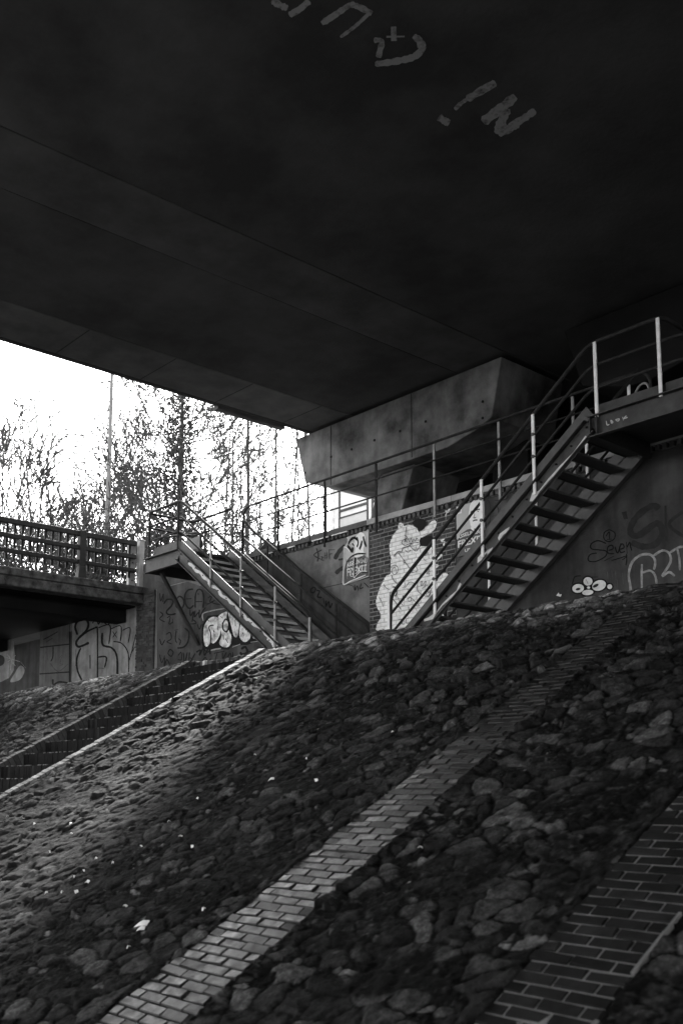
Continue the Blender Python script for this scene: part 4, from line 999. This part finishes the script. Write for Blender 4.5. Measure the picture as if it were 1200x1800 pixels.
for li_, (pts, w_) in enumerate((([(118,0),(135,12),(158,22)],18), ([(162,40),(190,24),(215,2)],18), ([(248,62),(285,38),(325,10)],16), ([(322,10),(350,20),(380,36)],16), ([(372,36),(335,70),(297,98)],9),
    ([(385,106),(406,108),(402,130),(397,152)],14), ([(437,70),(438,108)],22), ([(418,97),(466,96)],8), ([(490,94),(508,110),(512,128),(490,150),(440,162),(388,169)],17), ([(500,100),(505,125)],14),
    ([(706,218),(670,238),(630,262)],19), ([(640,256),(615,272),(598,289)],11), ([(556,308),(570,318),(584,325)],19), ([(758,254),(720,285),(672,322)],24), ([(735,285),(722,320),(712,354)],26), ([(712,352),(745,338),(765,325)],20), ([(740,335),(780,312),(810,291)],18))):
    gk = (0, 1, 2, 2, 2, 3, 3, 3, 3, 3, 4, 4, 5, 6, 6, 6, 6)[li_]
    if gk not in LT: LT[gk] = Paint(PZ, (0, 0, -1)); LT[gk].jit = 0.2
    LT[gk].stroke(crop(400, 0, KT, pts), w_/KT)
for p in LT.values(): p.build('painted_letter', M['ceil_paint'], vd, 'ragged pale painted letter on the underside')

# piers
def pier(label, x0, x1, m):
    t = thing('bridge_pier', label, 'pier', ((x0+x1)/2, 16.2, 6.9))
    A, B = x0, x1
    poly = [(A, 10.40), (A+0.36, 9.19), (A+1.36, 8.86), (B-1.52, 8.86), (B-0.75, 9.02), (B-0.28, 9.19), (B, 10.40)]
    o = MB().prism_y(poly, 15.5, 17.6).build('cap', m, t, bevel=0.025)
    for x in (A+0.9, A+3.3, B-0.9):
        if A < x < B: MB().box(x-0.5, x+0.5, 15.9, 17.2, 10.402, 10.47).build('bearing', M['steel'], t)
    return t
p1 = pier('pale stained concrete pier head on a leaning leg behind the railing', -19.06, -12.44, M['pier'])
b = MB(); b.hexa([(-16.98, 15.75, 6.8), (-16.02, 15.75, 6.8), (-16.02, 17.3, 6.8), (-16.98, 17.3, 6.8), (-16.27, 15.75, 8.865), (-15.17, 15.75, 8.865), (-15.17, 17.3, 8.865), (-16.27, 17.3, 8.865)])
b.build('leg', M['pier'], p1, bevel=0.03)
b = MB(); b.box(-13.9, -12.9, 16.9, 17.5, 6.8, 9.1)
b.build('leg', M['shade'], p1, bevel=0.03)
b = MB()
for u, v in ((536,831),(582,803),(618,790),(658,774),(703,758),(748,741),(848,706),(848,735)):
    q = on_y(u, v, 15.5); b.tube([(q.x, 15.485, q.z), (q.x, 15.5, q.z)], 0.03, 8)
b.build('tie_hole', M['black'], p1)
for x in (-17.72, -15.0): MB().box(x-0.012, x+0.012, 15.494, 15.4995, 8.9, 10.38).build('form_joint', M['darkgrey'], p1)
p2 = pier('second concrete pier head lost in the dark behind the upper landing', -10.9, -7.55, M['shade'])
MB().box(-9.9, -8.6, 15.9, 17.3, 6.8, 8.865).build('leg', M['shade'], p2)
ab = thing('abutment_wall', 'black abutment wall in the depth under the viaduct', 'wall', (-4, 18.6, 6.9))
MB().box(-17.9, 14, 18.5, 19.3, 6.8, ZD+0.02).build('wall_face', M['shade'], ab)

# ------------------------------------------------------------------ building seen under the pier head
cb = thing('white_building', 'white panelled building glimpsed between pier leg and railing', 'building', (-25.5, 25, 6.86))
MB().box(-27.35, -21.5, 24, 28, 6.86, 13.2).build('wall', M['cabin'], cb)
b = MB(); b.box(-27.40, -27.22, 23.93, 24.05, 6.86, 13.2); b.build('corner_trim', M['white'], cb)
for xa in (-26.95, -25.2):
    f = MB()
    f.box(xa, xa+0.05, 23.95, 23.998, 9.2, 13.0); f.box(xa+1.5, xa+1.55, 23.95, 23.998, 9.2, 13.0); f.box(xa+0.051, xa+1.499, 23.95, 23.998, 11.7, 11.78); f.box(xa+0.051, xa+1.499, 23.95, 23.998, 11.45, 11.5)
    fo = f.build('window', M['steel'], cb)
    MB().box(xa+0.052, xa+1.498, 23.975, 23.999, 9.25, 11.449).build('pane', M['glass'], fo)
MB().box(-27.6, -21.3, 23.8, 28.2, 13.202, 13.4).build('roof', M['wall_dark'], cb)

# ------------------------------------------------------------------ lamp post
def fl(u, d):
    lat = (u-600)/math.hypot(1770, 238)*d
    return Vector((FWD.x, FWD.y, 0)).normalized()*d + RIGHT*lat
q = fl(174, 38)
lp = thing('lamp_post', 'tall tapering pale lamp post rising behind the parapet railing', 'lamp post', (q.x, q.y, 6.86))
MB().tube([(q.x, q.y, 6.86), (q.x, q.y, 12), (q.x, q.y, 19.2)], [0.11, 0.095, 0.062], 14).build('pole', M['pole'], lp, smooth=True)
MB().tube([(q.x, q.y, 6.86), (q.x, q.y, 7.9)], 0.11, 14).build('base', M['pole'], lp, smooth=True)
MB().tube(rail_path([(q.x, q.y, 19.2), (q.x, q.y, 19.9), (q.x-1.2, q.y-0.4, 20.1)], 0.4), 0.04, 10).build('arm', M['galv'], lp, smooth=True)
MB().hexa([(q.x-2.0, q.y-0.8, 20.05), (q.x-1.1, q.y-0.5, 20.05), (q.x-1.2, q.y-0.25, 20.05), (q.x-2.1, q.y-0.55, 20.05), (q.x-1.95, q.y-0.75, 20.2), (q.x-1.15, q.y-0.48, 20.2), (q.x-1.22, q.y-0.3, 20.2), (q.x-2.02, q.y-0.55, 20.2)]).build('lamp_head', M['galv'], lp)

# ------------------------------------------------------------------ trees
class Tree:
    def __init__(s, seed): s.r = random.Random(seed); s.seg = MB(); s.tw = MB(); s.leafpts = []
    def rv(s):
        return Vector((s.r.gauss(0,1), s.r.gauss(0,1), s.r.gauss(0,1))).normalized()
    def limb(s, p, d, length, r0, lvl, cfg):
        n = max(3, int(length/cfg.get('seg', 0.5))) if lvl < 2 else 3
        pts = [Vector(p)]; dd = Vector(d).normalized(); step = length/n
        for i in range(n):
            dd = (dd + s.rv()*(cfg['wob'] if lvl else cfg.get('wob0', cfg['wob'])) + Vector((0, 0, cfg['up'] if lvl else cfg.get('up0', 0.0)))).normalized()
            pts.append(pts[-1]+dd*step)
        rad = [max(r0*(1-0.75*i/n), cfg.get('rmin', 0.012)) for i in range(n+1)]
        (s.seg if lvl == 0 else s.tw).tube(pts, rad, 7 if lvl == 0 else (5 if lvl == 1 else 3), cap=False)
        if lvl >= cfg['leaf_from']:
            for q in pts[1:]:
                for _ in range(int(cfg['leaves'] + s.r.random())): s.leafpts.append(q + s.rv()*s.r.uniform(0.02, cfg['lspread']))
        if lvl < cfg['levels']:
            k = cfg['kids'][lvl]
            for i in range(k):
                t = cfg['start'][lvl] + (1-cfg['start'][lvl])*(i+s.r.random())/k
                j = min(int(t*n), n-1); a = t*n-j
                q = pts[j].lerp(pts[j+1], min(max(a, 0), 1)); ax = (pts[j+1]-pts[j]).normalized()
                side = ax.cross(s.rv()).normalized(); an = R(s.r.uniform(*cfg['angle'][lvl]))
                nd = ax*math.cos(an)+side*math.sin(an)
                s.limb(q, nd, length*s.r.uniform(*cfg['ratio'][lvl])*(1-0.45*t if lvl == 0 else 1), max(rad[j]*cfg.get('rk', 0.55), cfg.get('rmin', 0.012)), lvl+1, cfg)
def leaves_mesh(name, pts, size, m, parent, r):
    b = MB()
    for p in pts:
        d = Vector((r.gauss(0,1), r.gauss(0,1), r.gauss(0,1))).normalized(); u = d.orthogonal().normalized(); u.rotate(Matrix.Rotation(r.uniform(0, 6.28), 3, d)); v = d.cross(u)
        sz = size*r.uniform(0.55, 1.25); n = len(b.v)
        b.v += [tuple(p-u*sz*0.5), tuple(p+v*sz*0.32), tuple(p+u*sz*0.5), tuple(p-v*sz*0.32)]; b.f.append((n, n+1, n+2, n+3))
    me = b.mesh(name); return link_mesh(name, me, m, parent)
def make_tree(name, label, group, loc, cfg, seed, lean=(0, 0), bark='bark', leaf='leaf', ivy=None, height=10, stems=1, cat='tree'):
    t = thing(name, label, cat, loc, group); T = Tree(seed); loc = Vector(loc)
    for sdx in range(stems):
        if stems > 1:
            a = 2*math.pi*sdx/stems + T.r.random(); d = Vector((math.cos(a)*cfg['flare'], math.sin(a)*cfg['flare'], 1))
            T.limb(loc+Vector((math.cos(a)*0.15, math.sin(a)*0.15, -0.1)), d, height*T.r.uniform(0.8, 1.05), cfg['r0'], 0, cfg)
        else:
            T.limb(loc+Vector((0, 0, -0.1)), (lean[0], lean[1], 1), height, cfg['r0'], 0, cfg)
    T.seg.build('trunk', M[bark], t, smooth=True, fix=False); T.tw.build('branches', M[bark], t, smooth=True, fix=False)
    if T.leafpts: leaves_mesh('crown', T.leafpts, cfg['lsize'], M[leaf], t, T.r)
    if ivy:
        pts = []
        for zc, rad, cnt in ivy:
            for _ in range(cnt):
                a = T.r.uniform(0, 6.28); rr_ = rad*math.sqrt(T.r.random())*T.r.uniform(0.6, 1.1)
                pts.append(loc+Vector((math.cos(a)*rr_ + lean[0]*zc, math.sin(a)*rr_ + lean[1]*zc, zc+T.r.gauss(0, 0.38))))
        leaves_mesh('ivy', pts, 0.13, M['ivy'], t, T.r)
    return t
maple = dict(rmin=0.022, levels=3, kids=(7, 7, 5), start=(0.25, 0.15, 0.1), angle=((22, 48), (20, 45), (20, 50)), ratio=((0.36, 0.56), (0.4, 0.65), (0.35, 0.6)), wob=0.10, up=0.05, up0=0.0, leaf_from=3, leaves=0.7, lspread=0.14, lsize=0.12, r0=0.09, wob0=0.05, flare=0.48, seg=0.6)
q = fl(72, 45)
make_tree('tree', 'small bushy round tree in young leaf above the left parapet railing', None, (q.x, q.y, 6.86), maple, 3, height=10.6, stems=8)
big = dict(levels=3, kids=(46, 11, 5), start=(0.10, 0.10, 0.1), angle=((40, 82), (20, 48), (20, 55)), ratio=((0.34, 0.55), (0.28, 0.5), (0.30, 0.5)), wob=0.07, up=0.05, leaf_from=3, leaves=0.2, lspread=0.09, lsize=0.08, r0=0.17, seg=0.6, rk=0.36, rmin=0.018, wob0=0.003)
q = fl(308, 40)
ivy = [(z, 0.40+1.15*math.exp(-((z-4.6)/1.2)**2)+0.95*math.exp(-((z-7.4)/0.9)**2)+0.7*math.exp(-((z-9.8)/0.8)**2), int(170+360*(math.exp(-((z-4.6)/1.2)**2)+0.8*math.exp(-((z-7.4)/0.9)**2)+0.6*math.exp(-((z-9.8)/0.8)**2)))) for z in [1.2+0.42*i for i in range(25)]]
make_tree('tree', 'tall dark tree with ivy wrapped thickly round its trunk, long bare branches', None, (q.x, q.y, 6.86), big, 12, height=13.5, ivy=ivy, lean=(-0.012, -0.008))
pop = dict(levels=3, kids=(16, 4, 3), start=(0.2, 0.15, 0.1), angle=((18, 45), (20, 50), (25, 60)), ratio=((0.16, 0.30), (0.35, 0.6), (0.4, 0.6)), wob=0.035, up=0.10, leaf_from=3, leaves=0.4, lspread=0.12, lsize=0.08, r0=0.10, seg=0.7, rk=0.5, rmin=0.019, wob0=0.012)
pops = [(384, 47, 0.01, 'slim bare poplar leaning left, nearest the ivy covered tree'), (406, 51, -0.02, 'slim poplar behind the stair handrail, second right of the ivy tree'), (430, 44, 0.03, 'dark stemmed poplar directly above the corner of the wall railing'), (455, 54, -0.03, 'forked slender poplar in the middle of the poplar row'),
        (478, 48, 0.015, 'straight slender poplar rising left of the first tall railing post'), (500, 56, -0.015, 'thin pale poplar just right of the first tall railing post'), (524, 50, 0.02, 'thin poplar close to the left tip of the pier head'), (546, 47, -0.02, 'pale trunked poplar under the left end of the pier head'), (572, 52, 0.0, 'rightmost poplar, beside the white building')]
for i, (u, d, ln, lab) in enumerate(pops):
    q = fl(u, d)
    c = dict(pop); c['r0'] = 0.075+0.02*(i % 3)
    make_tree('poplar_tree', lab, 'poplars behind the wall railing', (q.x, q.y, 6.86), c, 40+i, height=15.5+i % 3, lean=(ln, -ln*0.5), bark='palebark' if i % 2 else 'bark', leaf='leaf')
shr = dict(rmin=0.016, levels=3, kids=(6, 5, 4), start=(0.1, 0.1, 0.1), angle=((20, 60), (25, 60), (25, 60)), ratio=((0.4, 0.7), (0.4, 0.7), (0.4, 0.6)), wob=0.14, up=0.03, leaf_from=3, leaves=0.55, lspread=0.12, lsize=0.08, r0=0.035, flare=0.55, seg=0.5)
shrubs = [(-20, 36, 4.2, 'loose leafy shrub at the left frame edge behind the parapet'), (60, 38, 4.0, 'leafy shrub behind the parapet below the round tree'), (122, 36, 3.9, 'leafy shrub behind the parapet, just left of the lamp post'), (205, 37, 5.2, 'tall loose shrub just right of the lamp post'), (258, 39, 5.6, 'loose shrub behind the left landing'), (355, 42, 5.0, 'loose shrub behind the top of the descending stairs'), (402, 44, 4.0, 'low shrub left of the wall railing corner')]
for i, (u, d, h, lab) in enumerate(shrubs):
    q = fl(u, d)
    make_tree('shrub', lab, 'shrubs behind the parapet and stairs', (q.x, q.y, 6.86), shr, 80+i, height=h, stems=6, leaf='paleleaf' if i in (1, 2) else 'leaf', cat='shrub')

# ------------------------------------------------------------------ scraps of litter on the bank
def bank_point(u, v):
    q = on_slope(u, v); X = np.array([[q.x]]); Y = np.array([[q.y]])
    h, t = bank_height(X, Y); h = float(h[0, 0])
    return Vector((q.x, q.y-0.482*h, q.z+0.876*h))
rs = np.random.RandomState(4)
NCH = 3600
cx_ = rs.uniform(-26, 0.5, NCH); cy_ = np.where(rs.rand(NCH) < 0.5, rs.uniform(3.2, 10.2, NCH), 10.3-np.abs(rs.normal(0, 0.7, NCH)))
ok = (cy_ > 3.1) & ~((cx_ > STX0-0.05) & (cx_ < STX1+0.05))
for a_, b_ in ((-6.0, -5.2), RGT): ok &= ~((cx_ > a_) & (cx_ < b_) & (rs.rand(NCH) < 0.97))
cx_, cy_ = cx_[ok], cy_[ok]; hh_, _ = bank_height(cx_, cy_); bz_ = base_z(cy_)
b = MB(); tones = []
for X_, Y_, H_, Z_ in zip(cx_, cy_, hh_, bz_):
    c_ = Vector((X_, Y_-0.482*H_*(1 if Y_ < 9.7 else 0.3), Z_+0.876*H_+0.004)); sz = 0.008+0.022*rng.random()**3
    ps_ = [c_+Vector((rng.uniform(-1, 1), rng.uniform(-1, 1), rng.uniform(-0.5, 0.7)))*sz for _ in range(4)]
    n = len(b.v); b.v += [tuple(q) for q in ps_]; b.f += [(n, n+1, n+2), (n, n+3, n+1), (n+1, n+3, n+2), (n+2, n+3, n)]
    tones += [rng.uniform(0.006, 0.04) if rng.random() < 0.93 else rng.uniform(0.06, 0.2)]*4
me = b.mesh('stone_chips'); face_tone(me, tones); tag(link_mesh('stone_chips', me, M['clinker']), 'small stone chips and crumbs strewn over the bank', 'debris', kind='stuff')
lit = [(252,1628,1.9,'large'), (248,1634,1.2,'s'), (690,1288,0.5,'s'), (478,1373,1.0,'s'), (557,1374,0.9,'s'), (138,1574,1.0,'s'), (155,1552,0.9,'s'), (127,1467,0.4,'s'), (127,1453,0.5,'s'), (739,1491,0.6,'s'), (340,1491,0.7,'s'), (318,1471,0.6,'s'), (150,1534,0.4,'s'), (84,1574,0.5,'s'), (224,1599,0.6,'s'), (170,1511,0.5,'s'), (111,1571,0.5,'s'), (348,1405,0.6,'s'), (62,1450,0.5,'s'), (43,1443,0.5,'s'), (14,1436,0.4,'s'), (359,1600,0.5,'s'), (227,1667,0.5,'s'), (133,1544,0.4,'s'), (200,1520,0.4,'s'), (300,1450,0.4,'s'), (250,1490,0.4,'s'), (90,1500,0.4,'s'), (540,1337,0.4,'s'), (450,1330,0.4,'s')]
litter_groups = 'white paper scraps scattered on the bank'
for i, (u, v, s, k) in enumerate(lit):
    q = bank_point(u, v); r = random.Random(200+i); a = r.uniform(0, 6.28); L_, W_ = 0.034*s, 0.016*s
    ex = Vector((math.cos(a), math.sin(a)*0.876, math.sin(a)*0.482)); nrm = Vector((0, -0.482, 0.876)); ey = nrm.cross(ex)
    q = q + nrm*0.012
    b = MB(); b.v = [tuple(q-ex*L_-ey*W_), tuple(q-ey*W_*1.1+nrm*0.012), tuple(q+ex*L_-ey*W_*0.8), tuple(q+ex*L_*0.9+ey*W_+nrm*0.01), tuple(q+ey*W_*0.9+nrm*0.02), tuple(q-ex*L_*0.95+ey*W_)]; b.f = [(0, 1, 4, 5), (1, 2, 3, 4)]
    o = b.build('paper_scrap', M['white'], fix=False)
    sol = o.modifiers.new('thick', 'SOLIDIFY'); sol.thickness = 0.002
    if i == 0: tag(o, 'largest crumpled white paper scrap, low on the bank at left', 'litter')
    else: tag(o, 'tiny white paper scrap lying on the dark stones of the bank', 'litter', litter_groups)
